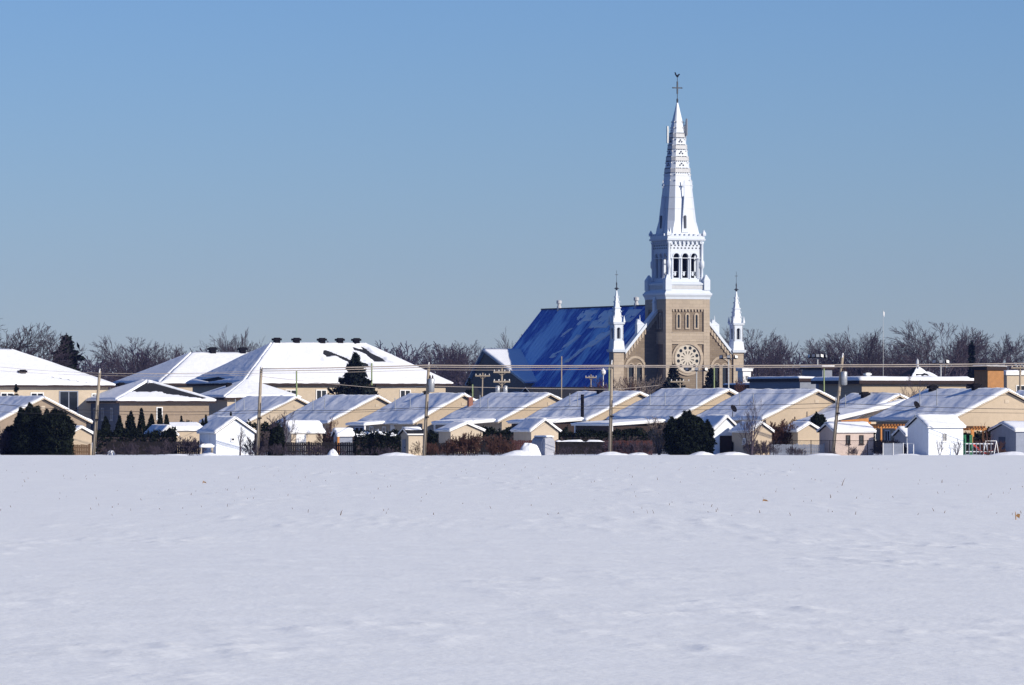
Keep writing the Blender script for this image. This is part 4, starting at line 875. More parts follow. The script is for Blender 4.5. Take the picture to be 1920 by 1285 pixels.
utility_pole('pole with crossarm in front of the shaded nave', 1108, 1108, 703, 900, 0.12, arms=(708,), arm_w=0.9, group=G2, fittings=False)
utility_pole('pole with braced crossarm below the rose window', 1275, 1275, 712, 700, 0.12, arms=(716,), arm_w=1.2, group=G2, fittings=False)
utility_pole('green pole left of the church facade', 1142, 1142, 690, 720, 0.12, GREENP, group=G2, fittings=False)
utility_pole('green pole in front of the right church window', 1339, 1339, 690, 720, 0.12, GREENP, group=G2, fittings=False)
utility_pole('green pole against the broad cream apartment house', 556, 556, 697, 650, 0.12, GREENP, group=G2, fittings=False)
utility_pole('green pole right behind the spruce', 697, 697, 682, 660, 0.12, GREENP, group=G2, fittings=False)
utility_pole('short green pole above the bungalow with brick chimney', 886, 886, 722, 660, 0.10, GREENP, group=G2, fittings=False)
utility_pole('green pole behind the multi-lamp mast', 1545, 1545, 692, 720, 0.12, GREENP, group=G2, fittings=False)
utility_pole('tall pole with crossarm at the beige block by the right edge', 1912, 1913, 686, 720, 0.16, arms=(690,), arm_w=1.2, group=G2, fittings=False)
def flood_mast(label, px, Y, top, heads, spread):
    t = thing('floodlight_mast', label, 'floodlight', (X_at(px, Y), Y, 0), 0, 'floodlight masts'); z = Z_at(top, Y)
    MB().tube([(0, 0, 0), (0, 0, z)], [0.16, 0.10], 8).build('mast', METAL, t)
    MB().tube([(-spread, 0, z - 0.15), (spread, 0, z - 0.15)], 0.06, 6).build('crossbar', METAL, t)
    for k in range(heads):
        x = -spread + 2 * spread * k / (heads - 1); l = MB(); l.M = Matrix.Translation((x, -0.15, z + 0.05)) @ Matrix.Rotation(R(-25), 4, 'X')
        l.M = l.M @ Matrix.Rotation(R(30 * (k - (heads - 1) / 2)), 4, 'Z'); l.hexa([(-0.30, -0.25, -0.3), (0.30, -0.25, -0.3), (0.16, 0.3, -0.16), (-0.16, 0.3, -0.16), (-0.30, -0.25, 0.3), (0.30, -0.25, 0.3), (0.16, 0.3, 0.16), (-0.16, 0.3, 0.16)]); lo = l.build('lamp_head', DKMET, t)
        g = MB(); g.M = l.M; g.box(-0.25, 0.25, -0.275, -0.254, -0.24, 0.24); g.build('lamp_glass', METAL, lo)
flood_mast('floodlight mast with three dark heads at the right church pier', 1366, 900, 671, 3, 1.1)
flood_mast('floodlight mast with five heads right of the church', 1533, 900, 669, 5, 1.15)
flood_mast('small floodlight mast in front of the long beige building', 1764, 860, 680, 3, 0.9)
flood_mast('floodlight mast with bent heads in front of the rose window', 1306, 900, 694, 3, 1.4)
t = thing('street_lamp', 'pale street lamp in front of the nave left of the church facade', 'lamp', (X_at(1131, 800), 800, 0), 0); zt = Z_at(704, 800)
MB().tube([(0, 0, 0), (0, 0, zt)], [0.14, 0.08], 8).build('post', METAL, t); MB().lathe([(0.1, zt), (0.34, zt + 0.25), (0.38, zt + 0.6), (0.15, zt + 0.85), (0.05, zt + 1.0)], 10).build('lantern', TRIM, t)
t = thing('flagpole', 'thin flagpole with small flag above the bare trees', 'flagpole', (X_at(1656, 980), 980, 0), 0); zt = Z_at(582, 980)
MB().tube([(0, 0, 0), (0, 0, zt)], [0.06, 0.03], 6).build('pole', METAL, t); MB().add([(0.05, 0, zt - 0.1), (0.28, 0.2, zt - 0.4), (0.22, 0.1, zt - 1.2), (0.05, 0, zt - 0.8), (0.05, 0.02, zt - 0.1), (0.28, 0.22, zt - 0.4), (0.22, 0.12, zt - 1.2), (0.05, 0.02, zt - 0.8)], [(0, 1, 2, 3), (7, 6, 5, 4), (0, 4, 5, 1), (1, 5, 6, 2), (2, 6, 7, 3), (3, 7, 4, 0)]).build('flag', AVW, t)

# ------------------------------------------------------------------ flat-roofed buildings behind the bungalows on the right
def flat_building(name, label, px, Y, W, D, h, wall, seed, snow=0.3, over=0.25, parapet=True, wins=(), fas=SOFFIT):
    t = thing(name, label, 'building', (X_at(px, Y), Y, 0), TOWN)
    MB().box(0, W, 0, D, 0, h).build('wall', wall, t)
    r = MB(); r.box(-over, W + over, -over, D + over, h + 0.003, h + 0.45); ro = r.build('roof', fas, t)
    if snow:
        z = h + 0.455; snow_slab('snow', [(-over, -over, z), (W + over, -over, z), (W + over, D + over, z), (-over, D + over, z)], snow, SNOW, ro, 30, 22, 0.15, seed, streak=False)
    for x, z, w, hh in wins: window(t, x, z, w, hh, 0.0)
    return t
s8 = sc_at(800)
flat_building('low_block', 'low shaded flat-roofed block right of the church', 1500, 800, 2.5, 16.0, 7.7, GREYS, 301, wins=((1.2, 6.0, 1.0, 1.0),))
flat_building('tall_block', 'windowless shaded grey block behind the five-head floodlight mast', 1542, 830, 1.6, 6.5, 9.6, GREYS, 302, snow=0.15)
t = flat_building('long_building', 'long beige building with dark eaves and thick snow on its roof', 1616, 780, 16.2, 13.0, 7.3, BEIGE, 303, snow=0.55, over=0.8, wins=((3.0, 4.5, 1.2, 1.2), (7.0, 4.5, 1.2, 1.2)))
pz = MB(); pz.add([(10.5, 5.5, 8.2), (15.0, 5.5, 8.2), (15.0, 10.0, 8.2), (10.5, 10.0, 8.2), (12.75, 7.75, 9.9)], [(0, 1, 4), (1, 2, 4), (2, 3, 4), (3, 0, 4), (3, 2, 1, 0)]); po = pz.build('lantern_roof', SHING, t)
snow_slab('snow', [(10.45, 5.45, 8.18), (15.05, 5.45, 8.18), (12.75, 7.75, 9.89), (12.75, 7.75, 9.89)], 0.10, SNOW, po, 18, 14, 0.08, 12, bare=lambda S, T, wx, wy: np.clip(fbm(wx / 1.0, wy / 1.0, 66, 3) * 6 + 0.35, 0, 1)); MB().lathe([(0.2, 9.7), (0.2, 10.5), (0.08, 10.8)], 8, (12.75, 7.75)).build('roof_finial', CHG, po)
roof_vent(t, 4.0, 6, 8.4, 0.9, METAL)
flat_building('brown_block', 'orange-brown flat-roofed block with dark left side', 1852, 735, 2.35, 3.6, 8.9, ORBRICK, 304, snow=0.12)
t = flat_building('beige_block', 'beige flat-roofed block with dark windows at the right edge', 1888, 800, 6.5, 3.0, 8.6, CREAM, 305, snow=0.2, wins=((2.2, 6.4, 1.5, 1.6), (4.2, 6.4, 1.5, 1.6)), fas=TRIM)
flat_building('white_kiosk', 'small white building at the right church pier', 1393, 960, 1.5, 2.0, 10.2, TRIM, 306, snow=0.1, wins=((0.75, 9.0, 0.7, 1.0),), fas=TRIM)
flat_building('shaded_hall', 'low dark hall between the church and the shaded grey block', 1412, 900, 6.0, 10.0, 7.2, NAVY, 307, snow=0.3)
t = gable_building('brick_house', 'dark brick house with chimney behind the broad apartment house', 'house', 815, 960, 9, 9, 5.5, 7.6, 'x', SOFFIT, 0.0, 0.4, 308, res=(18, 12)); MB().box(0.3, 0.8, 4.1, 4.6, 6, 10.2).build('chimney', CHIMB, t)
t = gable_building('brick_house', 'dark low house in front of the nave', 'house', 1010, 860, 12, 8, 5.0, 7.0, 'x', SOFFIT, 0.0, 0.4, 309, res=(18, 12))

# ------------------------------------------------------------------ vegetation
def tubes(paths, sides=3):
    """many tapering tubes at once: paths = (points, radii); returns vertex and quad arrays"""
    V, F, base = [], [], 0; by = {}
    for pts, rad in paths: by.setdefault(len(pts), []).append((pts, rad))
    ang = np.arange(sides) * 2 * math.pi / sides
    for n, lst in by.items():
        P_ = np.array([p for p, _ in lst], float); Rd = np.array([r for _, r in lst], float); m = len(lst)
        d = P_[:, -1] - P_[:, 0]; d /= np.linalg.norm(d, axis=1)[:, None] + 1e-9
        ax = np.where(np.abs(d[:, 2:3]) < 0.9, np.array([[0, 0, 1.0]]), np.array([[1.0, 0, 0]]))
        a = np.cross(d, ax); a /= np.linalg.norm(a, axis=1)[:, None] + 1e-9; b = np.cross(d, a)
        cs = np.cos(ang)[None, :, None] * a[:, None] + np.sin(ang)[None, :, None] * b[:, None]
        V.append((P_[:, :, None] + cs[:, None] * Rd[:, :, None, None]).reshape(-1, 3))
        i0 = base + (np.arange(m) * n * sides)[:, None, None] + (np.arange(n - 1) * sides)[None, :, None]; q = np.arange(sides); q2 = (q + 1) % sides
        F.append(np.stack([i0 + q, i0 + q2, i0 + sides + q2, i0 + sides + q], -1).reshape(-1, 4)); base += m * n * sides
    return np.concatenate(V), np.concatenate(F)
def grow_tree(seed, H=1.0, trunk=0.28, counts=(9, 6, 6, 4), angle=(22, 42), stems=1, rmin=0.0011, r0=0.017, lens=(0.85, 0.55, 0.55, 0.5), wig=0.035, up=0.035, spread0=0.0):
    """bare tree of unit-ish height: returns trunk paths and branch paths"""
    rng = np.random.default_rng(seed); trunkp, br = [], []
    def nz(v): return v / (np.linalg.norm(v) + 1e-9)
    def branch(p, d, L, r, lev):
        n = 4 if lev == 0 else 3 if lev < 3 else 2
        pts = [p]; rad = [r]
        for k in range(n):
            d = nz(d + rng.normal(0, wig, 3) + np.array([0, 0, up])); p = p + d * L / n; pts.append(p); rad.append(max(rmin, r * (1 - 0.72 * (k + 1) / n)))
        (trunkp if lev == 0 else br).append((pts, rad))
        if lev >= len(counts): return
        for c in range(counts[lev]):
            lo = trunk if lev == 0 else 0.18
            t = lo + (1 - lo) * (c + rng.random()) / counts[lev]; f = t * n; k = min(int(f), n - 1); q = pts[k] + (pts[k + 1] - pts[k]) * (f - k)
            dd = nz(pts[k + 1] - pts[k]); ra = rng.normal(0, 1, 3); s = nz(np.cross(dd, ra)); an = R(rng.uniform(*angle)) * (1.0 if lev else 1.15)
            Lc = L * lens[lev] * (1.15 - 0.55 * t) * rng.uniform(0.8, 1.15); rc = max(rmin, (r * (1 - 0.7 * t)) * 0.6)
            branch(q, nz(dd * math.cos(an) + s * math.sin(an)), Lc, rc, lev + 1)
    for s in range(stems):
        a = 2 * math.pi * s / max(stems, 1) + rng.random(); d = nz(np.array([math.cos(a) * spread0, math.sin(a) * spread0, 1.0]))
        branch(np.array([math.cos(a), math.sin(a), 0]) * 0.01 * (stems > 1), d, (0.66 if stems == 1 else rng.uniform(0.45, 0.75)) * H, r0 * (1 if stems == 1 else 0.6), 0)
    return trunkp, br
PROTO = []
for k, cfg in enumerate((dict(seed=1, trunk=0.20, angle=(16, 38), counts=(13, 8, 6, 3)), dict(seed=2, trunk=0.26, angle=(20, 46), counts=(11, 8, 6, 3)), dict(seed=3, trunk=0.18, angle=(10, 26), counts=(13, 8, 5, 3)),
                         dict(seed=4, trunk=0.22, angle=(16, 40), counts=(12, 8, 6, 3)), dict(seed=5, trunk=0.30, angle=(22, 50), counts=(11, 8, 6, 3)))):
    tp, bp = grow_tree(**cfg); PROTO.append((tubes(tp, 7), tubes(bp, 3)))
PMESH = {}
def bare_tree(label, px, Y, top, k, rot=0.0, wide=1.0, m=TWIG, group='bare trees', H=None, name='bare_tree'):
    t = thing(name, label, 'tree', (X_at(px, Y), Y, -0.1), rot, group)
    zmax = max(PROTO[k][0][0][:, 2].max(), PROTO[k][1][0][:, 2].max()); h = (H or Z_at(top, Y)) / zmax
    for part, (V, F), mm in (('trunk', PROTO[k][0], BARK), ('crown', PROTO[k][1], m)):
        key = (k, part, mm.name)
        if key not in PMESH:
            o = npmesh(part, V, F, mm, t); PMESH[key] = o.data
        else:
            o = bpy.data.objects.new(part, PMESH[key]); COL.objects.link(o); o.parent = t
        o.scale = (h * wide, h * wide, h)
    return t
trees = [('large bare tree cut off by the left edge', -10, 720, 582, 4, 0.3, 1.5), ('bare tree with long side branches by the left edge', 40, 760, 618, 1, 1.0, 1.3),
 ('bare tree right of the dark pine', 238, 1080, 626, 0, 0.0, 1.2), ('second bare tree right of the dark pine', 262, 1120, 634, 3, 1.2, 1.2), ('bare tree above the left hipped roofs', 318, 1120, 640, 2, 2.0, 1.1), ('bare tree left of the roof vent pair', 350, 1100, 642, 4, 0.6, 1.0),
 ('tall thin bare tree above the half-hidden apartment house', 455, 930, 608, 2, 0.4, 0.9), ('bushy bare tree right behind the half-hidden apartment house', 432, 960, 626, 4, 2.6, 1.1), ('bare tree just left of the highest roof ridge', 497, 980, 628, 3, 1.7, 1.1),
 ('bare tree between apartment house and church', 815, 1350, 644, 1, 0.5, 1.2), ('second bare tree between apartment house and church', 862, 1250, 640, 0, 1.5, 1.2), ('bare tree at the snowy transept', 898, 1180, 636, 4, 2.2, 1.1), ('bare treetop behind the nave roof edge', 975, 1250, 610, 2, 0.8, 0.8),
 ('bare tree right behind the right church turret', 1404, 1250, 610, 0, 0.1, 1.1), ('broad bare tree right of the church', 1428, 1220, 612, 3, 1.1, 1.25), ('third bare tree right of the church', 1452, 1240, 622, 2, 2.1, 1.0),
 ('bare tree left of the broad grove', 1534, 1200, 630, 1, 0.4, 1.0), ('bare tree in the left half of the grove', 1568, 1180, 622, 3, 1.3, 1.1), ('bare tree in the middle of the grove', 1600, 1160, 620, 0, 2.3, 1.1), ('tallest bare tree of the grove by the flagpole', 1627, 1140, 608, 2, 0.9, 1.1), ('bare tree right of the flagpole', 1655, 1150, 622, 4, 1.9, 1.0), ('bare tree at the right end of the grove', 1680, 1180, 628, 3, 2.9, 1.0),
 ('largest round-crowned bare tree above the long beige building', 1764, 1080, 597, 0, 0.2, 1.45), ('bare tree overlapping the largest crown on its left', 1735, 1120, 612, 3, 1.4, 1.1), ('bare tree overlapping the largest crown on its right', 1796, 1110, 606, 2, 2.4, 1.1),
 ('bare tree left of the dark fir by the right edge', 1832, 1130, 628, 4, 0.7, 1.1), ('round bare tree above the orange-brown block', 1880, 1100, 622, 1, 1.6, 1.2), ('bare tree at the right edge', 1912, 1120, 634, 3, 2.6, 1.1)]
for a in trees: bare_tree(*a)
# small bare trees and brush in the back yards
def yard_tree(label, px, Y, top, seed, m, stems=3, counts=(7, 5, 4), wide=0.35, rmin=0.006, name='bare_tree', r0=0.03, group='bare yard trees', angle=(18, 40)):
    h = Z_at(top, Y); tp, bp = grow_tree(seed, 1.0, 0.2, counts, angle, stems, rmin / h, r0, spread0=wide, up=0.08, lens=(0.55, 0.6, 0.6, 0.6))
    t = thing(name, label, 'tree' if name == 'bare_tree' else 'bush', (X_at(px, Y), Y, -0.05), seed * 0.7, group)
    zm = max(p[-1][2] for p, _ in tp + bp)
    for part, P_ in (('trunk', tp), ('crown', bp)):
        V, F = tubes(P_, 4 if part == 'trunk' else 3); npmesh(part, V * h / zm, F, m, t)
yard_tree('bare sapling in front of the white gabled shed', 450, 469, 795, 61, TWIG, 1, (8, 6, 4), 0.1)
yard_tree('bare round-crowned small tree left of the beige shed', 530, 481, 768, 62, TWIG, 2, (9, 6, 5), 0.2, rmin=0.008)
yard_tree('bare dark small tree at the gable end of a bungalow', 614, 484, 778, 63, TWIGR, 3, (8, 6, 5), 0.4, rmin=0.009)
yard_tree('vase-shaped bare small tree left of the tall round cedar', 1236, 472, 778, 64, TWIGP, 5, (6, 4, 3), 0.25, rmin=0.009)
yard_tree('tall multi-stemmed bare tree in front of the lavender-sided shed', 1408, 467, 742, 65, TWIG, 4, (7, 5, 4), 0.22, rmin=0.005, r0=0.02, angle=(14, 30))
yard_tree('bare sapling in front of the large white shed', 1762, 468, 818, 66, TWIG, 4, (5, 4), 0.3)
yard_tree('bare shrub right of the sapling at the large white shed', 1794, 468, 820, 67, TWIG, 5, (5, 4), 0.3)
yard_tree('bare sapling behind the swing frame', 1853, 470, 790, 68, TWIGR, 1, (7, 4), 0.1)
yard_tree('bare tree in front of the long beige building', 1692, 640, 700, 69, TWIG, 3, (8, 6, 5), 0.5, rmin=0.012)
yard_tree('bare shrub in front of the left facade window of the church', 1182, 800, 700, 70, TWIGP, 7, (7, 6, 4), 0.5, rmin=0.02, name='bare_bush')
yard_tree('second bare shrub at the left church pier', 1160, 790, 702, 71, TWIGR, 7, (7, 6, 4), 0.5, rmin=0.02, name='bare_bush')
yard_tree('bare shrub at the right church pier', 1392, 790, 704, 72, TWIGR, 6, (7, 6, 4), 0.5, rmin=0.02, name='bare_bush')
BPROTO = []
for k in range(4):
    tp, bp = grow_tree(800 + k, 1.0, 0.1, (5, 4, 3), (16, 40), 3, 0.0055, 0.012, spread0=0.5, up=0.05, wig=0.08, lens=(0.55, 0.6, 0.6)); V_, F_ = tubes(tp + bp, 3); BPROTO.append((V_ / V_[:, 2].max(), F_))
def brush(label, px, Y, wpx, top, seed, m, n=16):
    """twiggy thicket: many fine stems over a width"""
    w = wpx * sc_at(Y); h = Z_at(top, Y); rng = np.random.default_rng(seed); Vs, Fs, base = [], [], 0
    for k in range(n):
        V, F = BPROTO[(k + seed) % 4]; ra = rng.uniform(0, 6.28); c, s_ = math.cos(ra), math.sin(ra)
        u = rng.uniform(-1, 1); hh = h * (0.45 + 0.55 * math.sqrt(1 - u * u)) * rng.uniform(0.8, 1.0)
        Vs.append(np.stack([(V[:, 0] * c - V[:, 1] * s_) * hh + u * w / 2, (V[:, 0] * s_ + V[:, 1] * c) * hh + rng.uniform(-0.6, 0.6), V[:, 2] * hh], 1)); Fs.append(F + base); base += len(V)
    t = thing('brush', label, 'bush', (X_at(px, Y), Y, -0.05), 0, 'bare brush thickets'); npmesh('twigs', np.concatenate(Vs), np.concatenate(Fs), m, t)
brush('round brown brush thicket in front of the beige gabled shed', 895, 471, 120, 806, 81, TWIGR, 26)
brush('reddish brush thicket between two beige sheds', 1462, 484, 110, 782, 82, TWIGR, 22)
brush('reddish brush thicket behind the beige shed at the pinkish shed', 1545, 492, 70, 780, 83, TWIGR, 14)
brush('low dark brush at the foot of the multi-stemmed tree', 1450, 468, 130, 832, 84, TWIG, 16)
brush('low brush at the foot of the cream shed with dark roof', 712, 469, 70, 835, 85, TWIG, 8)
brush('low reddish brush right of the swing frame', 1862, 467, 70, 838, 86, TWIGR, 8)
brush('dark brush at the left edge below the tan bungalow', 15, 473, 60, 792, 87, TWIG, 12)
brush('dark brush between white shed and pointed cedars', 345, 471, 80, 815, 88, TWIG, 12)
for a_ in (('dark thicket in front of the long dark fence by the pole', 515, 468, 90, 828, 201, TWIG, 12), ('dark thicket in the middle of the long dark fence', 600, 468, 110, 832, 202, TWIG, 12), ('dark thicket below the pointed cedars', 250, 469, 110, 826, 203, TWIG, 14), ('dark thicket at the right end of the round brush', 940, 470, 60, 822, 204, TWIGR, 10), ('dark thicket in front of the low slatted fence', 1085, 469, 90, 832, 205, TWIG, 10), ('dark thicket right of the middle pole', 1205, 470, 60, 822, 206, TWIG, 9), ('thin dark brush in front of the wire fence', 1600, 467, 90, 836, 207, TWIG, 8)): brush(*a_)
for a_ in (('brown thicket in front of the bungalow right of the round cedar', 1490, 493, 130, 778, 208, TWIGR, 16), ('dark thicket left of the long dark fence', 480, 472, 50, 815, 209, TWIG, 8), ('brown thicket below the cream shed with dark roof', 800, 470, 60, 824, 210, TWIGR, 9), ('dark thicket between the pinkish and large white sheds', 1668, 476, 60, 816, 211, TWIG, 9), ('dark thicket right of the white shed with dark door', 1425, 470, 60, 818, 212, TWIG, 9), ('brown thicket behind the swing frame', 1850, 476, 60, 818, 213, TWIGR, 8)): brush(*a_)
brush('bare brush below the middle pole on the red fence', 1160, 472, 60, 818, 89, TWIG, 8)

def leaf_cloud(pts, size, rng, elong=1.0):
    n = len(pts); d1 = rng.normal(0, 1, (n, 3)); d1 /= np.linalg.norm(d1, axis=1)[:, None]; d2 = np.cross(d1, rng.normal(0, 1, (n, 3))); d2 /= np.linalg.norm(d2, axis=1)[:, None]
    sz = (size * rng.uniform(0.6, 1.3, n))[:, None]; a = d1 * sz * elong; b = d2 * sz * 0.6
    V = np.stack([pts - a, pts - b, pts + a, pts + b], 1).reshape(-1, 3); F = np.arange(4 * n).reshape(n, 4); return V, F
def evergreen(label, px, Y, wpx, top, seed, shape='round', n=5000, m=NEEDLE, size=0.10, dw=None, group='evergreen hedges', name='cedar', z_bot=0.0, snowy=0.0, cat='hedge'):
    """dense evergreen: needle sprays through the outer shell of a lumpy body round a stem"""
    w = wpx * sc_at(Y) / 2; h = Z_at(top, Y); rng = np.random.default_rng(seed); d = dw or w
    t = thing(name, label, cat, (X_at(px, Y), Y, -0.03), 0, group)
    u = rng.uniform(0, 1, n); a = rng.uniform(0, 2 * math.pi, n)
    if shape == 'cone': prof = (1 - u) ** 0.85 * (0.92 + 0.08 * np.sin(u * 40)); 
    elif shape == 'round': prof = np.clip(1 - np.clip((u - 0.55) / 0.45, 0, 1) ** 2.2, 0, 1) ** 0.5 * (0.86 + 0.14 * np.clip(u * 4, 0, 1))
    else: prof = np.where(u > 0.93, 0.93, 1.0)
    lump = 1 + 0.7 * fbm(a * 1.3 + 3, u * h * 0.9, seed, 3) + 0.25 * fbm(a * 4, u * h * 3, seed + 5, 2)
    rr = prof * lump * np.sqrt(rng.uniform(0.35, 1.0, n))
    if shape == 'box':
        pts = np.stack([rng.uniform(-w, w, n), rng.uniform(-d, d, n), u * h * (1 + 0.28 * fbm(rng.uniform(0, 1, n) * 0, np.zeros(n), 1, 1))], 1)
        pts[:, 2] = u ** 0.8 * h * (0.90 + 0.55 * fbm(pts[:, 0] * 0.9, pts[:, 1], seed, 3))
    else: pts = np.stack([np.cos(a) * rr * w, np.sin(a) * rr * d, z_bot + u * (h - z_bot)], 1)
    pts[:, 2] *= 1 + 0.40 * fbm(pts[:, 0] * 2.6 + 7, pts[:, 1] * 1.4, seed + 3, 3) * np.clip(u * 1.5, 0, 1)
    V, F = leaf_cloud(pts, size, rng, 1.7); npmesh('foliage', V, F, m, t)
    MB().tube([(0, 0, 0), (0, 0, h * 0.85)], [max(0.05, w * 0.08), 0.02], 6).build('trunk', BARK, t)
    c = MB()
    if shape == 'box': c.box(-w * 0.96, w * 0.96, -d * 0.8, d * 0.8, 0, h * 0.72); c.build('inner_branches', BARK, t)
    if snowy:
        k = int(snowy); ps = pts[np.argsort(-pts[:, 2] + rng.uniform(0, 0.35, n))][:k * 6:6]; V, F = leaf_cloud(ps + np.array([0, 0, 0.06]), 0.16, rng, 1.3); npmesh('snow', V, F, SNOW, t)
    return t
evergreen('big dark evergreen hedge at the left edge', 103, 470, 72, 772, 91, 'round', 10000, group='evergreen hedges', name='hedge')
evergreen('taller dark evergreen hedge beside the big one at the left edge', 56, 471, 62, 765, 92, 'round', 9000, name='hedge')
for k, (px, top) in enumerate(((38, 772), (66, 764), (88, 770), (122, 776))): evergreen(['leftmost pointed cedar rising from the big left hedge', 'tallest pointed cedar rising from the big left hedge', 'third pointed cedar rising from the big left hedge', 'rightmost pointed cedar rising from the big left hedge'][k], px, 472.5, 40, top, 150 + k, 'cone', 3000, size=0.09, group='pointed cedars in the left hedge', name='cedar', cat='tree')
evergreen('dark evergreen hedge behind the brush at the left edge', 22, 474, 40, 800, 93, 'round', 4000, name='hedge')
for k, (px, top, w) in enumerate(((198, 775, 44), (224, 780, 48), (245, 766, 50), (265, 770, 44), (284, 774, 40), (300, 776, 36), (312, 778, 36))):
    evergreen(['slim dark cedar right of the leaning pole', 'second slim cedar from the leaning pole', 'tallest slim cedar in front of the tan wall', 'fourth slim cedar from the leaning pole', 'fifth slim cedar from the leaning pole', 'sixth slim cedar from the leaning pole', 'rightmost slim cedar in front of the tan wall'][k], px, 488 + k % 3, w, top, 100 + k, 'cone', 2600, size=0.08, group='slim cedars', name='cedar', cat='tree')
for k, (px, top) in enumerate(((340, 780), (380, 782), (386, 783), (421, 786), (433, 779))):
    evergreen(['small pointed cedar above the low beige shed', 'small pointed cedar left of the white shed roof', 'small pointed cedar next to another at the white shed', 'small pointed cedar behind the white shed ridge', 'small pointed cedar right behind the white shed ridge'][k], px, 500, 24, top, 110 + k, 'cone', 2200, size=0.06, group='small pointed cedars', name='cedar', cat='tree')
evergreen('dark hedge at the foot of the slim cedars', 255, 484, 150, 806, 127, 'box', 8000, dw=0.6, name='hedge')
evergreen('clipped dark hedge behind the white shed', 400, 502, 250, 792, 120, 'box', 9000, dw=0.6, name='hedge')
evergreen('dark hedge with snow patches left of the cream shed', 708, 473, 84, 810, 121, 'box', 7000, dw=0.7, name='hedge', snowy=70)
evergreen('dark cedar hedge between two back porches', 960, 500, 110, 800, 122, 'box', 6000, dw=0.6, name='hedge')
for a_ in (('dark hedge behind the tiny hut and snowy hedge', 690, 494, 170, 806, 141), ('dark hedge behind the beige shed above the round brush', 800, 498, 90, 808, 142), ('dark hedge behind the beige shed at the snow heap', 1000, 505, 130, 800, 143), ('dark hedge behind the low slatted fence', 1095, 492, 100, 806, 144), ('dark hedge behind the red fence right of the middle pole', 1190, 494, 100, 804, 145), ('dark hedge between lavender-sided shed and reddish brush', 1455, 490, 60, 800, 146), ('dark hedge right of the large white shed', 1835, 486, 70, 806, 147), ('dark hedge behind the pinkish shed', 1600, 498, 80, 792, 148)):
    evergreen(*a_, 'box', 4500, dw=0.5, name='hedge')
evergreen('tall round dark cedar, the largest hedge near the middle', 1293, 470, 88, 779, 123, 'round', 14000, size=0.11, dw=1.3, name='cedar')
evergreen('dark round bush beside the bare round-crowned tree', 518, 470, 28, 800, 124, 'round', 3000, name='hedge')
evergreen('dark bush between reddish brush and leaning pole', 1535, 489, 40, 775, 125, 'round', 3500, name='hedge', m=NEEDLE)
evergreen('small dark bush right of the cream shed', 806, 476, 26, 812, 126, 'round', 1800, name='hedge')
def conifer(label, px, Y, wpx, top, seed, m=SPRUCE, whorls=16, kind='spruce', name='spruce_tree', base=0.06):
    w = wpx * sc_at(Y) / 2; h = Z_at(top, Y); rng = np.random.default_rng(seed); t = thing(name, label, 'tree', (X_at(px, Y), Y, 0), 0, 'conifers')
    pts = []; br = []
    for k in range(whorls):
        u = base + (1 - base) * (k + 0.3 * rng.random()) / whorls
        L = w * ((1 - u) ** 0.9 if kind == 'spruce' else (math.sin(math.pi * min(1, 0.15 + u * 0.85)) ** 0.6 * (1.05 - 0.35 * u))) * rng.uniform(0.85, 1.12)
        nb = 9 if kind == 'spruce' else 6
        for j in range(nb):
            a = 2 * math.pi * (j + rng.random() * 0.7) / nb + k; Lj = L * rng.uniform(0.65, 1.1); rise = (-0.28 if kind == 'spruce' else 0.18) * rng.uniform(0.5, 1.3)
            dirv = np.array([math.cos(a), math.sin(a), 0]); P0 = np.array([0, 0, u * h]); seg = [P0, P0 + dirv * Lj * 0.5 + np.array([0, 0, rise * Lj * 0.6]), P0 + dirv * Lj + np.array([0, 0, rise * Lj * 0.75 + 0.12 * Lj])]
            br.append((seg, [0.05, 0.035, 0.012])); nn = int(10 + 46 * Lj / max(w, 0.1))
            tt = rng.uniform(0.1 if kind == 'spruce' else 0.55, 1.0, nn)[:, None]; q = P0 + dirv * Lj * tt + np.array([0, 0, 1.0]) * (rise * Lj * np.sin(tt * 1.9) * 0.8)
            sp = 0.16 * (1 - tt * 0.5) * Lj if kind == 'spruce' else 0.22 * Lj
            q = q + rng.normal(0, 1, (nn, 3)) * np.concatenate([sp * 0.8, sp * 0.8, sp * 0.45], 1) if kind == 'spruce' else q + rng.normal(0, 1, (nn, 3)) * sp
            pts.append(q)
    pts = np.concatenate(pts + [np.array([[0, 0, h * (0.94 + 0.06 * x)] for x in np.linspace(0, 1, 14)])]); V, F = leaf_cloud(pts, 0.035 * h ** 0.9 if kind == 'spruce' else 0.32, rng, 1.6)
    MB().tube([(0, 0, 0), (0, 0, h * 0.97)], [0.02 * h, 0.02], 7).build('trunk', BARK, t); V2, F2 = tubes(br, 3); npmesh('branches', V2, F2, BARK, t); npmesh('foliage', V, F, m, t)
conifer('full dark spruce in front of the broad apartment house', 667, 640, 205, 663, 131, whorls=20, base=0.3)
conifer('dark round-topped pine above the left rooftops', 124, 800, 74, 628, 132, NEEDLE, 11, 'pine', 'pine_tree', 0.45)
conifer('dark spruce at the left foot of the church tower', 1262, 900, 135, 684, 133, whorls=14, base=0.3)
conifer('dark spruce in front of the right church window', 1333, 900, 105, 690, 134, whorls=13, base=0.3)
conifer('dark narrow fir among the bare trees by the right edge', 1822, 1050, 26, 642, 135, NEEDLE, 14)
conifer('small dark fir at the left apartment house wall', 30, 600, 34, 722, 136, NEEDLE, 9)
conifer('dark low evergreen behind the double-crossarm pole', 880, 900, 46, 710, 137, NEEDLE, 8)

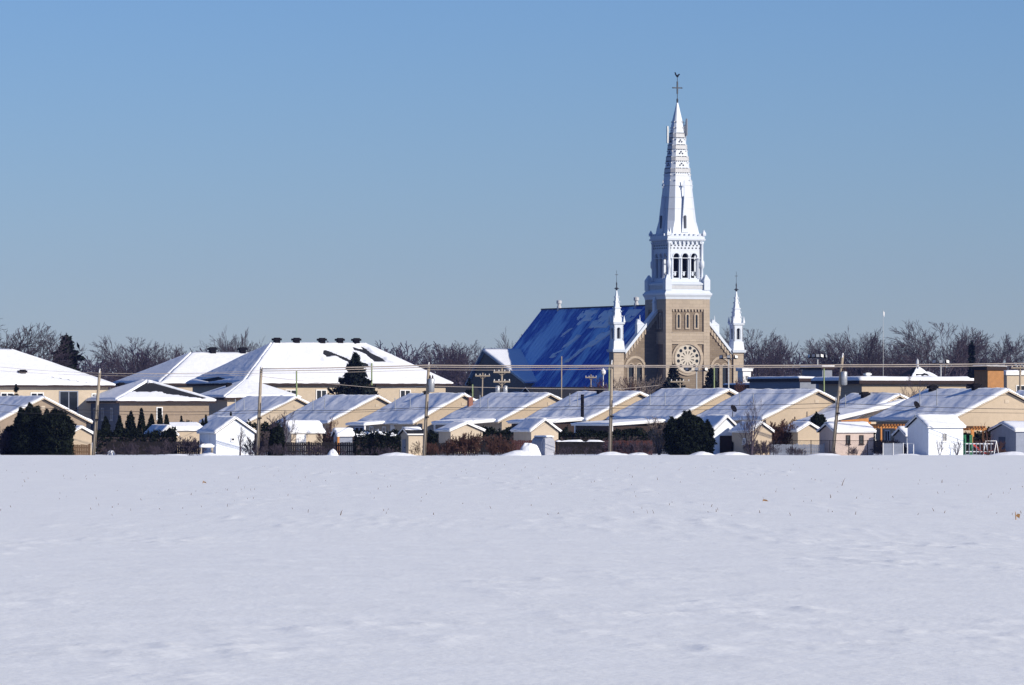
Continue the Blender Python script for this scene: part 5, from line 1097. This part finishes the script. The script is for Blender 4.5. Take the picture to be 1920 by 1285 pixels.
# far wood that closes the horizon
def far_wood():
    rng = np.random.default_rng(7); Vs, Fs = [], []; base = 0; lo = []
    for k in range(6):
        tp, bp = grow_tree(300 + k, 1.0, 0.15, (9, 5, 3), (14, 38), 1, 0.0048, 0.014); a = tubes(tp + bp, 3); lo.append((a[0] / a[0][:, 2].max(), a[1]))
    X = []
    for row, (Yr, step, h) in enumerate(((1860, 7.2, 18.5), (1940, 7.4, 21.0), (2040, 7.6, 23.0), (2140, 7.8, 25.0))):
        x = -290.0
        while x < 290:
            X.append((x + rng.uniform(-2, 2), Yr + rng.uniform(-20, 20), h * rng.uniform(0.78, 1.16) * (1 + 0.25 * float(fbm(np.array([x / 40]), np.array([row * 3.0]), 5, 2)[0])))); x += step
    for x, y, h in X:
        V, F = lo[rng.integers(6)]; a = rng.uniform(0, 6.28); c, s = math.cos(a), math.sin(a); wd = h * rng.uniform(0.9, 1.3)
        Vs.append(np.stack([x + (V[:, 0] * c - V[:, 1] * s) * wd, y + (V[:, 0] * s + V[:, 1] * c) * wd, V[:, 2] * h - 0.1], 1)); Fs.append(F + base); base += len(V)
    o = npmesh('far_wood', np.concatenate(Vs), np.concatenate(Fs), TWIG); tag(o, 'dark bare wood closing the horizon behind the town', 'wood', kind='stuff')
    # undergrowth of the same wood, low and dense
    n = 26000; P_ = np.stack([rng.uniform(-320, 320, n), rng.uniform(1850, 2000, n), np.abs(rng.normal(0, 1, n)) * 5.2 + 0.3], 1); P_[:, 2] = np.minimum(P_[:, 2], 15)
    V, F = leaf_cloud(P_, 1.1, rng, 1.7); o = npmesh('undergrowth', V, F, TWIG); tag(o, 'low dense undergrowth along the far wood', 'undergrowth', kind='stuff')
far_wood()

# ------------------------------------------------------------------ corn stubble poking through the snow
def field_point(px, py):
    Y = HC * FPX / (py - HZ); x = X_at(px, Y); z = float(field_z(np.array([x]), np.array([Y]))[0]); Y = (HC - z) * FPX / (py - HZ); return X_at(px, Y), Y, z
rng_ = random.Random(5); sb = MB()
for k in range(260):
    py = 872 + 95 * rng_.random() ** 1.3; x, y, z = field_point(rng_.uniform(-60, 1980), py)
    h = rng_.uniform(0.02, 0.11); lx = rng_.uniform(-0.06, 0.06); w = rng_.uniform(0.006, 0.016)
    sb.hexa([(x - w, y - w, z - 0.05), (x + w, y - w, z - 0.05), (x + w, y + w, z - 0.05), (x - w, y + w, z - 0.05), (x + lx - w * 0.6, y - w, z + h), (x + lx + w * 0.6, y - w, z + h), (x + lx + w * 0.6, y + w, z + h), (x + lx - w * 0.6, y + w, z + h)])
tag(sb.build('corn_stubble', STUB), 'short cut corn stubble poking through the snow', 'stubble', kind='stuff')
def stalk(label, px, py, h, lean, leaf):
    x, y, z = field_point(px, py); t = thing('corn_stalk', label, 'stalk', (x, y, z), 0, 'corn stalks in the snow')
    MB().tube([(0, 0, -0.06), (lean * 0.5, 0, h * 0.6), (lean, 0.02, h)], [0.022, 0.018, 0.01], 6).build('stem', LEAFDRY if leaf else STUB, t)
    if leaf: MB().add([(0, 0, h * 0.5), (0.05, -0.04, h * 0.75), (0.14, -0.05, h * 0.7), (leaf, 0, h * 0.15), (0.0, 0.012, h * 0.45), (0.05, -0.025, h * 0.70), (0.14, -0.035, h * 0.64), (leaf, 0.012, h * 0.1)], [(0, 1, 5, 4), (1, 2, 6, 5), (2, 3, 7, 6), (0, 4, 7, 3), (0, 3, 2, 1), (4, 5, 6, 7)]).build('leaf', LEAFDRY, t)
stalk('leaning thin corn stalk below the leaning transformer pole', 1578, 911, 0.38, 0.18, 0)
stalk('dry brown corn leaf curled in the snow right of centre', 1430, 942, 0.16, 0.05, 0.26)
stalk('upright dry brown corn leaf at the right edge', 1905, 974, 0.26, -0.02, 0.12)
stalk('dry brown corn leaf in the snow left of the middle', 380, 907, 0.15, 0.04, 0.2)
stalk('dark broken corn stalk in the snow left of centre', 638, 965, 0.16, 0.08, 0)
stalk('dark pair of corn stubs below the large white shed', 1766, 906, 0.18, 0.02, 0)
stalk('grey corn stub right of the dry curled leaf', 1558, 935, 0.17, -0.03, 0)

# ------------------------------------------------------------------ air
hz = MB().box(-2700, 2700, -300, 2700, -1.2, 69.0).build('haze', MATS['field_snow']); hz['kind'] = 'stuff'; hz['label'] = 'thin pale blue winter haze over the fields'
hm = bpy.data.materials.new('haze'); hm.use_nodes = True; hm.node_tree.nodes.clear()
ho = hm.node_tree.nodes.new('ShaderNodeOutputMaterial'); hv = hm.node_tree.nodes.new('ShaderNodeVolumePrincipled')
hv.inputs['Color'].default_value = (0.24, 0.38, 1.0, 1); hv.inputs['Density'].default_value = 0.00004; hv.inputs['Anisotropy'].default_value = 0.0
hm.node_tree.links.new(hv.outputs[0], ho.inputs['Volume']); hz.data.materials.clear(); hz.data.materials.append(hm)
